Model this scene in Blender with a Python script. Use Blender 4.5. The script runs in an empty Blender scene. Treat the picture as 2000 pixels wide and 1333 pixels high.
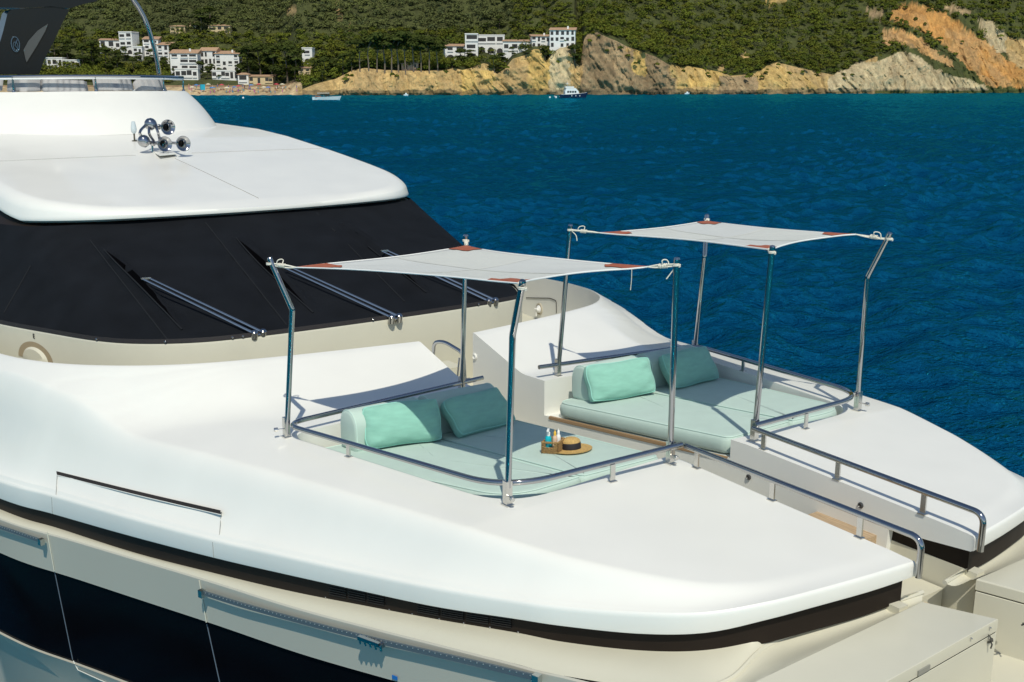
import bpy, bmesh, math, random
import numpy as np
from mathutils import Vector, Matrix
random.seed(7); rng = np.random.default_rng(7)
SC = bpy.context.scene
COL = SC.collection
R = math.radians

# ------------------------------------------------------------------ camera
FPX = 2140.475
PIT, ROL, YAW = R(13.6619), R(0.11638), R(144.444)
CP = np.array([6.3639, -6.7563, 9.0468])
HD = np.array([math.cos(YAW), math.sin(YAW), 0.0])
DV = HD * math.cos(PIT) - np.array([0, 0, math.sin(PIT)])
RV = np.cross(DV, [0, 0, 1.0]); RV /= np.linalg.norm(RV); UV = np.cross(RV, DV)
RV, UV = RV * math.cos(ROL) + UV * math.sin(ROL), UV * math.cos(ROL) - RV * math.sin(ROL)
RH = np.array([HD[1], -HD[0], 0.0])           # horizontal right
cam = bpy.data.cameras.new('camera'); co = bpy.data.objects.new('camera', cam); COL.objects.link(co)
co.matrix_world = Matrix(((RV[0], UV[0], -DV[0], CP[0]), (RV[1], UV[1], -DV[1], CP[1]), (RV[2], UV[2], -DV[2], CP[2]), (0, 0, 0, 1)))
cam.sensor_width = 36.0; cam.lens = 36.0 * FPX / 2000.0; cam.clip_start = 0.1; cam.clip_end = 6000
SC.camera = co
SC.render.resolution_x, SC.render.resolution_y = 1024, 682

# ------------------------------------------------------------------ world, sun, exposure
SUN_AZ, SUN_EL = R(-28), R(54)
w = bpy.data.worlds.new('World'); SC.world = w; w.use_nodes = True
nt = w.node_tree; sky = nt.nodes.new('ShaderNodeTexSky'); sky.sky_type = 'NISHITA'
sky.sun_disc = False; sky.sun_elevation = SUN_EL; sky.sun_rotation = math.pi / 2 - SUN_AZ
sky.air_density = 1.0; sky.dust_density = 0.4; sky.ozone_density = 0.8
# below the horizon the sky texture is black: give that half the colour of open sea
tcw = nt.nodes.new('ShaderNodeTexCoord'); spw = nt.nodes.new('ShaderNodeSeparateXYZ'); nt.links.new(tcw.outputs['Generated'], spw.inputs[0])
mrw = nt.nodes.new('ShaderNodeMapRange'); mrw.inputs[1].default_value = -.02; mrw.inputs[2].default_value = .0; nt.links.new(spw.outputs[2], mrw.inputs[0])
mxw = nt.nodes.new('ShaderNodeMixRGB'); mxw.inputs[1].default_value = (.03, .22, .36, 1); nt.links.new(mrw.outputs[0], mxw.inputs[0]); nt.links.new(sky.outputs[0], mxw.inputs[2])
nt.links.new(mxw.outputs[0], nt.nodes['Background'].inputs[0]); nt.nodes['Background'].inputs[1].default_value = 0.095
sl = bpy.data.lights.new('sun', 'SUN'); sl.energy = 3.5; sl.angle = R(0.5); sl.color = (1.0, 0.955, 0.82)
so = bpy.data.objects.new('sun', sl); COL.objects.link(so)
sdir = Vector((math.cos(SUN_AZ) * math.cos(SUN_EL), math.sin(SUN_AZ) * math.cos(SUN_EL), math.sin(SUN_EL)))
so.rotation_euler = sdir.to_track_quat('Z', 'Y').to_euler(); so.location = (0, 0, 40)
SC.view_settings.view_transform = 'Standard'; SC.view_settings.look = 'None'
SC.view_settings.exposure = 0.0; SC.view_settings.gamma = 1.0

# ------------------------------------------------------------------ helpers
def U(px, py, **k):
    """point of the sight line through a pixel on an axis plane (x=, y= or z=)"""
    v = DV + (px - 1000) / FPX * RV - (py - 666.5) / FPX * UV
    a = 'xyz'.index(list(k)[0]); t = (list(k.values())[0] - CP[a]) / v[a]
    return CP + v * t
def UP(px, py, P, n):
    """... on the vertical plane through P with plan normal n"""
    v = DV + (px - 1000) / FPX * RV - (py - 666.5) / FPX * UV
    t = ((P[:2] - CP[:2]) @ n) / (v[:2] @ n)
    return CP + v * t
def UW(px, py, dist):
    """... at horizontal depth dist"""
    v = DV + (px - 1000) / FPX * RV - (py - 666.5) / FPX * UV
    return CP + v * (dist / (v @ HD))

MATS = {}
def mat(name, col, rough=0.5, metal=0.0, var=0.0, vscale=5.0, bump=0.0, bscale=60.0, coat=0.0, spec=0.5, trans=0.0, sheen=0.0, stretch=None):
    if name in MATS: return MATS[name]
    m = bpy.data.materials.new(name); m.use_nodes = True; n = m.node_tree; b = n.nodes['Principled BSDF']
    b.inputs['Base Color'].default_value = (*col, 1); b.inputs['Roughness'].default_value = rough
    b.inputs['Metallic'].default_value = metal; b.inputs['Coat Weight'].default_value = coat
    b.inputs['Coat Roughness'].default_value = 0.08; b.inputs['Specular IOR Level'].default_value = spec
    b.inputs['Sheen Weight'].default_value = sheen
    tc = n.nodes.new('ShaderNodeTexCoord'); vec = tc.outputs['Object']
    if stretch:
        mp = n.nodes.new('ShaderNodeMapping'); mp.inputs['Scale'].default_value = stretch
        n.links.new(vec, mp.inputs[0]); vec = mp.outputs[0]
    if var > 0:
        t = n.nodes.new('ShaderNodeTexNoise'); t.inputs['Scale'].default_value = vscale; t.inputs['Detail'].default_value = 6
        n.links.new(vec, t.inputs['Vector'])
        mr = n.nodes.new('ShaderNodeMapRange'); mr.inputs[1].default_value = .25; mr.inputs[2].default_value = .75
        mr.inputs[3].default_value = 1 - var; mr.inputs[4].default_value = 1 + var
        n.links.new(t.outputs[0], mr.inputs[0])
        mx = n.nodes.new('ShaderNodeVectorMath'); mx.operation = 'SCALE'; mx.inputs[0].default_value = col
        n.links.new(mr.outputs[0], mx.inputs['Scale']); n.links.new(mx.outputs[0], b.inputs['Base Color'])
        mr2 = n.nodes.new('ShaderNodeMapRange'); mr2.inputs[3].default_value = max(rough - .06, 0.02); mr2.inputs[4].default_value = rough + .06
        n.links.new(t.outputs[0], mr2.inputs[0]); n.links.new(mr2.outputs[0], b.inputs['Roughness'])
    if bump > 0:
        t = n.nodes.new('ShaderNodeTexNoise'); t.inputs['Scale'].default_value = bscale; t.inputs['Detail'].default_value = 4
        n.links.new(vec, t.inputs['Vector']); bp = n.nodes.new('ShaderNodeBump'); bp.inputs['Strength'].default_value = bump
        bp.inputs['Distance'].default_value = 0.02
        n.links.new(t.outputs[0], bp.inputs['Height']); n.links.new(bp.outputs[0], b.inputs['Normal'])
    if trans > 0:
        tr = n.nodes.new('ShaderNodeBsdfTranslucent'); tr.inputs[0].default_value = (*col, 1)
        ms = n.nodes.new('ShaderNodeMixShader'); ms.inputs[0].default_value = trans
        o = n.nodes['Material Output']; n.links.new(b.outputs[0], ms.inputs[1]); n.links.new(tr.outputs[0], ms.inputs[2]); n.links.new(ms.outputs[0], o.inputs[0])
    MATS[name] = m; return m

def attrmat(name, rough=0.8, var=0.3, vscale=0.4, bump=0.0, bscale=1.0, trans=0.0, spec=0.3, stretch=(1, 1, 1)):
    """surface colour from a mesh colour attribute, broken up with noise"""
    m = mat(name, (.5, .5, .5), rough, 0, 0, 1, bump, bscale, spec=spec, stretch=stretch); n = m.node_tree; b = n.nodes['Principled BSDF']
    a = n.nodes.new('ShaderNodeVertexColor'); a.layer_name = 'tint'
    tc = n.nodes.new('ShaderNodeTexCoord'); mp = n.nodes.new('ShaderNodeMapping'); mp.inputs['Scale'].default_value = stretch
    n.links.new(tc.outputs['Object'], mp.inputs[0])
    t = n.nodes.new('ShaderNodeTexNoise'); t.inputs['Scale'].default_value = vscale; t.inputs['Detail'].default_value = 8; t.inputs['Roughness'].default_value = .65
    n.links.new(mp.outputs[0], t.inputs['Vector'])
    mr = n.nodes.new('ShaderNodeMapRange'); mr.inputs[1].default_value = .3; mr.inputs[2].default_value = .7
    mr.inputs[3].default_value = 1 - var; mr.inputs[4].default_value = 1 + var; n.links.new(t.outputs[0], mr.inputs[0])
    mx = n.nodes.new('ShaderNodeVectorMath'); mx.operation = 'SCALE'
    n.links.new(a.outputs[0], mx.inputs[0]); n.links.new(mr.outputs[0], mx.inputs['Scale']); n.links.new(mx.outputs[0], b.inputs['Base Color'])
    if trans > 0:
        tr = n.nodes.new('ShaderNodeBsdfTranslucent'); n.links.new(mx.outputs[0], tr.inputs[0])
        ms = n.nodes.new('ShaderNodeMixShader'); ms.inputs[0].default_value = trans; o = n.nodes['Material Output']
        n.links.new(b.outputs[0], ms.inputs[1]); n.links.new(tr.outputs[0], ms.inputs[2]); n.links.new(ms.outputs[0], o.inputs[0])
    return m

def tag(o, label=None, cat=None, group=None, kind=None):
    if label: o['label'] = label
    if cat: o['category'] = cat
    if group: o['group'] = group
    if kind: o['kind'] = kind
    return o
def empty(name, loc=(0, 0, 0), label=None, cat=None, group=None):
    o = bpy.data.objects.new(name, None); COL.objects.link(o); o.location = loc; o.empty_display_size = .2
    return tag(o, label, cat, group)
def link(name, me, m, parent=None, smooth=True, angle=35):
    if m: me.materials.append(m)
    if smooth:
        me.shade_smooth()
        if angle: me.set_sharp_from_angle(angle=R(angle))
    o = bpy.data.objects.new(name, me); COL.objects.link(o)
    if parent:
        o.parent = parent
        p = Vector((0, 0, 0)); q = parent
        while q: p = p + q.location; q = q.parent
        o.matrix_parent_inverse = Matrix.Identity(4); o.location = -p   # meshes are built in world coordinates
    return o
def mk(name, V, F, m, parent=None, smooth=True, angle=35, mirror=False, tint=None):
    V = np.asarray(V, float)
    me = bpy.data.meshes.new(name); me.from_pydata([tuple(v) for v in V], [], [tuple(f) for f in F]); me.update()
    bm = bmesh.new(); bm.from_mesh(me); bmesh.ops.recalc_face_normals(bm, faces=bm.faces); bm.to_mesh(me); bm.free()
    if tint is not None: settint(me, tint)
    o = link(name, me, m, parent, smooth, angle)
    if mirror:
        V2 = V * [1, -1, 1]; o2 = mk(name, V2, [f[::-1] for f in F], m, parent, smooth, angle, False, tint); return o, o2
    return o
def settint(me, c):
    a = me.color_attributes.new('tint', 'FLOAT_COLOR', 'POINT')
    c = np.asarray(c, np.float32); c = np.c_[c, np.ones(len(c), np.float32)]
    a.data.foreach_set('color', c.ravel())
class MB:
    """collects geometry, builds one mesh"""
    def __init__(s): s.V = []; s.F = []
    def add(s, V, F):
        n = len(s.V); s.V += [tuple(map(float, v)) for v in V]; s.F += [tuple(i + n for i in f) for f in F]; return s
    def box(s, c, size, ax=None):
        ax = np.eye(3) if ax is None else np.asarray(ax, float); c = np.asarray(c, float)
        V = [c + sum(ax[k] * size[k] / 2 * q for k, q in enumerate(p)) for p in ((-1, -1, -1), (1, -1, -1), (1, 1, -1), (-1, 1, -1), (-1, -1, 1), (1, -1, 1), (1, 1, 1), (-1, 1, 1))]
        return s.add(V, [(0, 3, 2, 1), (4, 5, 6, 7), (0, 1, 5, 4), (1, 2, 6, 5), (2, 3, 7, 6), (3, 0, 4, 7)])
    def tube(s, pts, r, n=12, closed=False, cap=True):
        P = np.asarray(pts, float); N = len(P); rr = np.broadcast_to(r, N)
        T = np.zeros_like(P)
        for i in range(N):
            a = P[(i - 1) % N] if (closed or i > 0) else P[i]; b = P[(i + 1) % N] if (closed or i < N - 1) else P[i]
            t = b - a; T[i] = t / (np.linalg.norm(t) + 1e-12)
        x = np.cross(T[0], [0, 0, 1.0]);
        if np.linalg.norm(x) < .1: x = np.cross(T[0], [1.0, 0, 0])
        V = []
        for i in range(N):
            x = x - T[i] * (x @ T[i]); x /= np.linalg.norm(x); y = np.cross(T[i], x)
            for k in range(n):
                a = 2 * math.pi * k / n; V.append(P[i] + rr[i] * (math.cos(a) * x + math.sin(a) * y))
        F = []
        M = N if closed else N - 1
        for i in range(M):
            for k in range(n):
                j = (i + 1) % N; F.append((i * n + k, i * n + (k + 1) % n, j * n + (k + 1) % n, j * n + k))
        if cap and not closed: F += [tuple(range(n))[::-1], tuple((N - 1) * n + k for k in range(n))]
        return s.add(V, F)
    def grid(s, P, wrap=False):
        P = np.asarray(P, float); a, b = P.shape[:2]
        F = [(i * b + j, i * b + (j + 1) % b, (i + 1) * b + (j + 1) % b, (i + 1) * b + j) for i in range(a - 1) for j in range(b if wrap else b - 1)]
        return s.add(P.reshape(-1, 3), F)
    def lathe(s, prof, o, ax, n=24, cap=True):
        o = np.asarray(o, float); z = np.asarray(ax, float); z = z / np.linalg.norm(z)
        x = np.cross(z, [0, 0, 1.0]);
        if np.linalg.norm(x) < .1: x = np.cross(z, [1.0, 0, 0])
        x /= np.linalg.norm(x); y = np.cross(z, x)
        P = np.array([[o + z * h + r_ * (math.cos(2 * math.pi * k / n) * x + math.sin(2 * math.pi * k / n) * y) for k in range(n)] for r_, h in prof])
        b = len(s.V); s.grid(P, wrap=True)
        if cap: s.F += [tuple(b + k for k in range(n))[::-1], tuple(b + (len(prof) - 1) * n + k for k in range(n))]
        return s
    def mk(s, name, m, parent=None, **k): return mk(name, s.V, s.F, m, parent, **k)
def smooth_curve(P, n=100, closed=False):
    """Catmull-Rom through points, resampled evenly"""
    P = np.asarray(P, float); out = []; N = len(P)
    for i in range(N if closed else N - 1):
        p1, p2 = P[i], P[(i + 1) % N]
        p0 = P[(i - 1) % N] if closed or i > 0 else 2 * p1 - p2
        p3 = P[(i + 2) % N] if closed or i < N - 2 else 2 * p2 - p1
        for t in np.linspace(0, 1, 16, endpoint=False):
            out.append(.5 * (2 * p1 + (p2 - p0) * t + (2 * p0 - 5 * p1 + 4 * p2 - p3) * t * t + (3 * p1 - p0 - 3 * p2 + p3) * t ** 3))
    out.append(P[0] if closed else P[-1]); out = np.array(out)
    return resample(out, n)
def resample(P, n):
    P = np.asarray(P, float); s = np.r_[0, np.cumsum(np.linalg.norm(np.diff(P, axis=0), axis=1))]
    t = np.linspace(0, s[-1], n); return np.stack([np.interp(t, s, P[:, k]) for k in range(P.shape[1])], 1)
def fillet(P, rad, n=8):
    """polyline with rounded corners"""
    P = np.asarray(P, float); rad = np.broadcast_to(rad, len(P)); out = [P[0]]
    for i in range(1, len(P) - 1):
        a, b = P[i - 1] - P[i], P[i + 1] - P[i]; la, lb = np.linalg.norm(a), np.linalg.norm(b)
        d_ = min(rad[i], la * .48, lb * .48); A, B = P[i] + a / la * d_, P[i] + b / lb * d_
        for t in np.linspace(0, 1, n): out.append((1 - t) ** 2 * A + 2 * t * (1 - t) * P[i] + t * t * B)
    out.append(P[-1]); return np.array(out)
def vnoise(x, y, seed=0):
    """smooth value noise, numpy"""
    xi, yi = np.floor(x).astype(int), np.floor(y).astype(int); fx, fy = x - xi, y - yi
    fx, fy = fx * fx * (3 - 2 * fx), fy * fy * (3 - 2 * fy)
    def h(a, b):
        q = (a * 374761393 + b * 668265263 + seed * 974634757) & 0x7fffffff
        q = ((q ^ (q >> 13)) * 1274126177) & 0x7fffffff
        return ((q ^ (q >> 16)) & 0xffff) / 65535.0
    return (h(xi, yi) * (1 - fx) + h(xi + 1, yi) * fx) * (1 - fy) + (h(xi, yi + 1) * (1 - fx) + h(xi + 1, yi + 1) * fx) * fy
def fbm(x, y, o=4, seed=0):
    s = 0; a = 1; tot = 0
    for i in range(o): s = s + a * vnoise(x * 2 ** i, y * 2 ** i, seed + i); tot += a; a *= .5
    return s / tot
def copytree(o, parent=None):
    c = o.copy(); COL.objects.link(c)
    if parent: c.parent = parent
    for ch in list(o.children): copytree(ch, c)
    return c

# ------------------------------------------------------------------ materials
M_white = mat('white_gelcoat', (.79, .785, .735), .36, var=.022, vscale=1.7, coat=.2, bump=.02, bscale=7)
M_cream = mat('cream_gelcoat', (.60, .58, .47), .38, var=.03, vscale=2, coat=.2)
M_hull = mat('grey_hull_paint', (.47, .455, .385), .38, var=.012, vscale=.7, coat=.04, spec=.25)
M_black = mat('brown_black_trim', (.017, .012, .009), .5, var=.12, vscale=4, spec=.15)
M_slot = mat('dark_recess', (.02, .014, .012), .8)
M_glass = mat('dark_hull_glass', (.0025, .0025, .0035), .10, var=.1, vscale=1.5, spec=.035)
M_cover = mat('black_mesh_cover', (.0070, .0084, .0112), .85, var=.3, vscale=2.2, bump=.35, bscale=180, spec=.12)
M_seam = mat('grey_caulk', (.33, .33, .31), .7)
M_chrome = mat('polished_steel', (.43, .43, .435), .06, 1.0)
M_brush = mat('satin_steel', (.66, .64, .60), .25, 1.0)
M_teak = mat('teak', (.40, .29, .18), .65, var=.3, vscale=6, stretch=(1, 12, 12))
M_mint = mat('pale_mint_fabric', (.475, .605, .545), .9, var=.04, vscale=6, bump=.25, bscale=220, sheen=.15)
M_teal = mat('teal_fabric', (.26, .54, .44), .9, var=.07, vscale=9, bump=.4, bscale=160, sheen=.15, stretch=(1, 1, 4))
M_canvas = mat('white_canvas', (.77, .78, .745), .8, var=.02, vscale=4, trans=.33, bump=.1, bscale=300)
M_canvas2 = mat('white_canvas_dim', (.69, .71, .69), .8, var=.02, vscale=4, trans=.2, bump=.1, bscale=300)  # darker copy for alternate quadrants, imitating light glowing through the panels
M_leather = mat('red_brown_leather', (.36, .10, .048), .7, var=.15, vscale=20)
M_rope = mat('cream_rope', (.72, .68, .58), .85, var=.15, vscale=60)
M_grey = mat('grey_cushion', (.40, .39, .39), .9, var=.08, vscale=5, bump=.2, bscale=120)
M_smoke = mat('smoked_gloss_black', (.006, .008, .011), .15, var=.1, vscale=2, coat=.1, spec=.3)
M_straw = mat('straw', (.62, .40, .14), .8, var=.25, vscale=60, bump=.8, bscale=120)
M_band = mat('black_ribbon', (.012, .010, .014), .7)
M_wicker = mat('wicker', (.36, .22, .085), .8, var=.4, vscale=80, bump=1.0, bscale=90)
M_turq = mat('turquoise_plastic', (.0, .42, .50), .25, coat=.3)
M_wplast = mat('white_plastic', (.82, .82, .80), .35)
M_beige = mat('beige_plastic', (.68, .47, .33), .4)
M_yplast = mat('yellow_plastic', (.75, .45, .05), .4)

# ------------------------------------------------------------------ the yacht
YA = empty('motor_yacht', (0, 0, 5), 'large white motor yacht with raised foredeck, black windscreen cover and two sunbed wells', 'yacht')

# -- foredeck lobes (starboard one built, port one mirrored)
cols = [0, 100, 250, 418, 560, 700, 850, 1000, 1100, 1250, 1380, 1500, 1600, 1700, 1787]
ye = [938, 965, 1008, 1052, 1084, 1115, 1145, 1170, 1184, 1195, 1195, 1175, 1150, 1122, 1095]
ze = [4.57, 4.69, 4.88, 5.05, 5.185, 5.295, 5.405, 5.49, 5.54, 5.61, 5.67, 5.73, 5.75, 5.755, 5.76]
yf = [975, 1004, 1047, 1091, 1124, 1155, 1187, 1210, 1225, 1240, 1238, 1212, 1185, 1157, 1128]
ys = [993, 1024, 1072, 1116, 1150, 1178, 1207, 1233, 1253, 1270, 1270, 1248, 1220, 1191, 1158]
E0 = np.array([U(c, y, z=z) for c, y, z in zip(cols, ye, ze)])
T0 = np.gradient(E0[:, :2], axis=0); T0 /= np.linalg.norm(T0, axis=1)[:, None]; N0 = np.stack([T0[:, 1], -T0[:, 0]], 1)
F0 = np.array([UP(c, y, e + np.r_[n * .015, 0], n) for c, y, e, n in zip(cols, yf, E0, N0)])
S0 = np.array([UP(c, y, e - np.r_[n * .05, 0], n) for c, y, e, n in zip(cols, ys, E0, N0)])
aft = [(-17, -6.15), (-14, -6.0), (-11.5, -5.72), (-9.2, -5.28)]
EA = np.array([[x, y, z] for (x, y), z in zip(aft, (3.92, 4.05, 4.18, 4.33))])
def ext(A, dz, dn):
    e = EA.copy(); e[:, 2] += dz; e[:, 1] += dn; return np.vstack([e, A])
Efull, Ffull, Sfull = ext(E0, 0, 0), ext(F0, -.19, 0), ext(S0, -.35, .06)
NK = 16 * (len(Efull) - 1) + 1
def cr(P):      # same parameter for all the edge lines
    out = []; N = len(P)
    for i in range(N - 1):
        p1, p2 = P[i], P[i + 1]; p0 = P[i - 1] if i else 2 * p1 - p2; p3 = P[i + 2] if i < N - 2 else 2 * p2 - p1
        for t in np.linspace(0, 1, 16, endpoint=False):
            out.append(.5 * (2 * p1 + (p2 - p0) * t + (2 * p0 - 5 * p1 + 4 * p2 - p3) * t * t + (3 * p1 - p0 - 3 * p2 + p3) * t ** 3))
    out.append(P[-1]); return np.array(out)
Ec, Fc, Sc = cr(Efull), cr(Ffull), cr(Sfull)
Ec[-1] = (2.245, -.36, 5.755)
Tn = np.gradient(Ec[:, :2], axis=0); Tn /= np.linalg.norm(Tn, axis=1)[:, None] + 1e-9; Nn = np.stack([Tn[:, 1], -Tn[:, 0]], 1)

Kp = np.array([(-16, -5.3, 5.25), (-12, -4.95, 5.42), (-9.6, -4.55, 5.6), (-7.8, -4.28, 5.73), (-6.9, -4.05, 5.80), (-6.23, -3.76, 5.86), (-5.55, -3.32, 5.93),
               (-5.06, -2.78, 5.98), (-4.80, -2.12, 6.0), (-4.62, -1.4, 6.01), (-4.44, -.38, 6.015)])
Kc = smooth_curve(Kp, 160)
def zd(x, b):
    return 5.83 + np.where(x < 0, .033, -.03) * x - .007 * b * b - .10 * np.clip(b - 2.55, 0, 9) ** 1.6
# matching parameters: inner boundary point <-> index along Ec (by column)
def eidx(x):    # index on Ec where x is reached (first part is monotone in x)
    return np.interp(x, Ec[:, 0], np.arange(len(Ec)))
pairs = [(Kp[0], 0), (Kp[1], eidx(-12)), (Kp[2], eidx(-9.5)), (Kp[3], eidx(-7.6)), (Kp[4], eidx(-6.7)), (Kp[5], eidx(-6.0)), (Kp[6], eidx(-5.2)), (Kp[7], eidx(-4.4)), (Kp[8], eidx(-3.6)),
         (Kp[9], eidx(-2.8)), (Kp[10], eidx(-1.9))]
aisle = [(-3.6, -1.2), (-2.97, -.75), (-1.5, .1), (-.3, .7), (.5, 1.2), (1.1, 1.52)]
ai = [(x, eidx(e)) for x, e in aisle] + [(1.6, len(Ec) - 1 - 16 * 4.2), (1.95, len(Ec) - 1 - 16 * 2.6), (2.1, len(Ec) - 1 - 16 * 1.2), (2.2, len(Ec) - 1 - 16 * .35), (2.235, len(Ec) - 1)]
tI, pI, pE = [], [], []
ik = np.argmin(np.linalg.norm(Kc[:, None] - Kp[None], axis=2), axis=0)
for i in range(len(Kc)):
    pI.append(Kc[i]); pE.append(np.interp(i, ik, [p[1] for p in pairs]))
xs = np.concatenate([[-4.44], [a[0] for a in ai]]); es = np.concatenate([[pairs[-1][1]], [a[1] for a in ai]])
for x in np.linspace(-4.44, 2.235, 170)[1:]:
    pI.append(np.array([x, -.38 + .015 * max(0, (x - 1) / 1.2), 0])); pE.append(np.interp(x, xs, es))
pI = np.array(pI); pE = np.array(pE); NT = len(pI)
def at(P, i): return np.stack([np.interp(i, np.arange(len(P)), P[:, k]) for k in range(P.shape[1])], 1)
eP, fP, nP = at(Ec, pE), at(Fc, pE), at(Nn, pE)
NV = 84; vv = np.linspace(0, 1, NV); vv = 1 - (1 - vv) ** 1.9
G = np.zeros((NT, NV, 3))
for j, v in enumerate(vv): G[:, j, :2] = pI[:, :2] * (1 - v) + eP[:, :2] * v
X, B = G[..., 0], -G[..., 1]
pe2 = np.stack([np.interp(np.linspace(0, len(Ec) - 1, 2400), np.arange(len(Ec)), Ec[:, k]) for k in (0, 1)], 1)
dE = np.array([[np.sqrt(((pe2 - G[i, j, :2]) ** 2).sum(1).min()) for j in range(NV)] for i in range(NT)])
dKall = np.linalg.norm(G[:, :, None, :2] - Kc[None, None, :, :2], axis=3)
dK = dKall.min(axis=2); zK = Kc[dKall.argmin(axis=2), 2]
zEdge = np.repeat(eP[:, 2:3], NV, 1)
top = zd(X, B)
# coaming slope rising behind the beds; crisp near the aisle, softer outboard
sl_ = np.interp(B, [0, 2.5, 3.5, 4.6], [.29, .30, .62, .55])
edge = np.where(dK < .05, .012 * (1 - dK / .05) ** 2, 0)
zc = zK - sl_ * dK - edge
kk = np.interp(B, [0, 1.5, 3, 4.5], [.02, .05, .14, .2])
hmx = np.clip(.5 + .5 * (zc - top) / kk, 0, 1)
top = top * (1 - hmx) + zc * hmx + kk * hmx * (1 - hmx)
wsh = np.interp(X, [-9, -5, -3.2, -1.7, .1, 1.0, 1.8, 2.3], [.40, .38, .38, .34, .25, .23, .2, .12])
q = np.clip(dE / wsh, 0, 3) ** 1.5; hq = np.clip(.5 + .5 * (1 - q) / .34, 0, 1); S_ = q * hq + 1 * (1 - hq) - .34 * hq * (1 - hq)
S_ = S_ + .045 * np.clip(dE / .03, 0, 1) * np.clip(1 - dE / wsh, 0, 1)
G[..., 2] = zEdge + (top - zEdge) * S_
# rounded lip, then the fascia
rows = []
for dn, fr, dz in ((.008, 0, -.006), (.014, 0, -.018), (.016, 0, -.035), (.016, 1, .02), (.012, 1, .004), (.0, 1, 0)):
    P = eP.copy(); P[:, :2] += nP * dn; P[:, 2] = (eP[:, 2] if fr == 0 else fP[:, 2]) + dz; rows.append(P)
G = np.concatenate([G, np.stack(rows, 1)], 1)
NVV = G.shape[1]
# inner wall
zin = np.interp(pI[:, 0], [1.15, 1.5, 1.51, 2.24], [4.9, 4.9, 5.55, 5.63]); 
inn = pI.copy(); inn[:, 2] = zin
lip = G[:, 0].copy(); lip[:, 2] -= .012
nrm_in = np.zeros((NT, 3)); 
G = np.concatenate([inn[:, None], lip[:, None], G], 1); NVV += 2
Vl = G.reshape(-1, 3); Fl = [(i * NVV + j, i * NVV + j + 1, (i + 1) * NVV + j + 1, (i + 1) * NVV + j) for i in range(NT - 1) for j in range(NVV - 1)]
Fl.append(tuple(range(NVV))[::-1]); Fl.append(tuple((NT - 1) * NVV + j for j in range(NVV)))
for i in range(NT - 1): Fl.append((i * NVV, (i + 1) * NVV, (i + 1) * NVV + NVV - 1, i * NVV + NVV - 1))

# bed well cut into the lobe
well_px = [(580, 845), (730, 900), (850, 940), (1200, 928)]
WELL = fillet([(-2.99, -.1), (-3.04, -2.70), (-.13, -2.145), (-.20, -.1)], [0, .30, .46, 0], 12)
def wellfloor(x): return 5.665 + .112 * x
def prism(P, zlo, zhi):
    n = len(P); V = [(x, y, zlo(x)) for x, y in P] + [(x, y, zhi) for x, y in P]
    return V, [tuple(range(n))[::-1], tuple(range(n, 2 * n))] + [(i, (i + 1) % n, n + (i + 1) % n, n + i) for i in range(n)]
def boolcut(V, F, cutters):
    o = mk('tmp', V, F, None, smooth=False); cs = []
    for cv, cf in cutters:
        c = mk('tmpc', cv, cf, None, smooth=False); md = o.modifiers.new('b', 'BOOLEAN'); md.object = c; md.operation = 'DIFFERENCE'; md.solver = 'EXACT'; cs.append(c)
    dg = bpy.context.evaluated_depsgraph_get(); me = bpy.data.meshes.new_from_object(o.evaluated_get(dg))
    for c in cs + [o]: bpy.data.objects.remove(c)
    v = np.array([p.co[:] for p in me.vertices]); f = [tuple(p.vertices) for p in me.polygons]; bpy.data.meshes.remove(me); return v, f
wv, wf = prism(WELL, wellfloor, 7.0)
lobeV, lobeF = boolcut(Vl, Fl, [(wv, wf)])
mk('foredeck', lobeV, lobeF, M_white, YA, angle=28, mirror=True)

# -- dark recess band under the fascia, wrapping round the nose and back along the aisle
mb = MB()
st = Sc.copy(); ft = Fc.copy(); sel = slice(0, len(Sc))
a = Ec.copy(); a[:, :2] -= Nn * .045
tp, bt = a.copy(), a.copy(); tp[:, 2] = Fc[:, 2] + .03; bt[:, 2] = Sc[:, 2] - .03
inner = np.array([(x, -.425, 0) for x in np.linspace(2.19, 1.2, 12)])
ti = inner.copy(); ti[:, 2] = np.interp(inner[:, 0], [1.2, 2.2], [5.60, 5.66]); bi = inner.copy(); bi[:, 2] = np.interp(inner[:, 0], [1.2, 2.2], [5.36, 5.455])
mb.grid(np.stack([np.vstack([tp[:-2], ti]), np.vstack([bt[:-2], bi])], 1))
mb.mk('recess_band', M_black, YA, mirror=True)
# louvred vents and little fixing studs in the band
def band_at(px, f):  # point on the band at a column, fraction down
    i = np.interp(px, cols, np.arange(4, 4 + len(cols)) * 16); P = at(np.array([tp + 0, bt + 0])[0], np.array([i]))[0]
    zt = np.interp(i, np.arange(len(Fc)), Fc[:, 2]); zb = np.interp(i, np.arange(len(Sc)), Sc[:, 2]); n = at(Nn, np.array([i]))[0]
    P[2] = zt + (zb - zt) * f; return P, np.r_[n, 0]
for x0, x1, nseg in ((632, 745, 3), (805, 995, 4)):
    mb = MB()
    for s in range(nseg):
        a0 = x0 + (x1 - x0) * (s + .06) / nseg; a1 = x0 + (x1 - x0) * (s + .94) / nseg
        for k in range(5):
            f = .2 + .13 * k
            P0, n0 = band_at(a0, f); P1, n1 = band_at(a1, f)
            ax = P1 - P0; L = np.linalg.norm(ax); ax /= L; up = np.array([0, 0, 1.]); nn = np.cross(ax, up); nn /= np.linalg.norm(nn)
            mb.box((P0 + P1) / 2 + nn * .004, (L, .012, .007), (ax, nn, np.cross(nn, ax)))
    mb.mk('vent_louvre', mat('louvre_black', (.008, .006, .006), .5), YA, smooth=False)
mb = MB()
for px in (626, 752, 797, 850, 897, 947, 1005):
    P, n = band_at(px, .93); MB().lathe([(.006, -.002), (.006, .006), (.003, .009)], P, n, 8).mk('fixing_stud', M_brush, YA)

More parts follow.
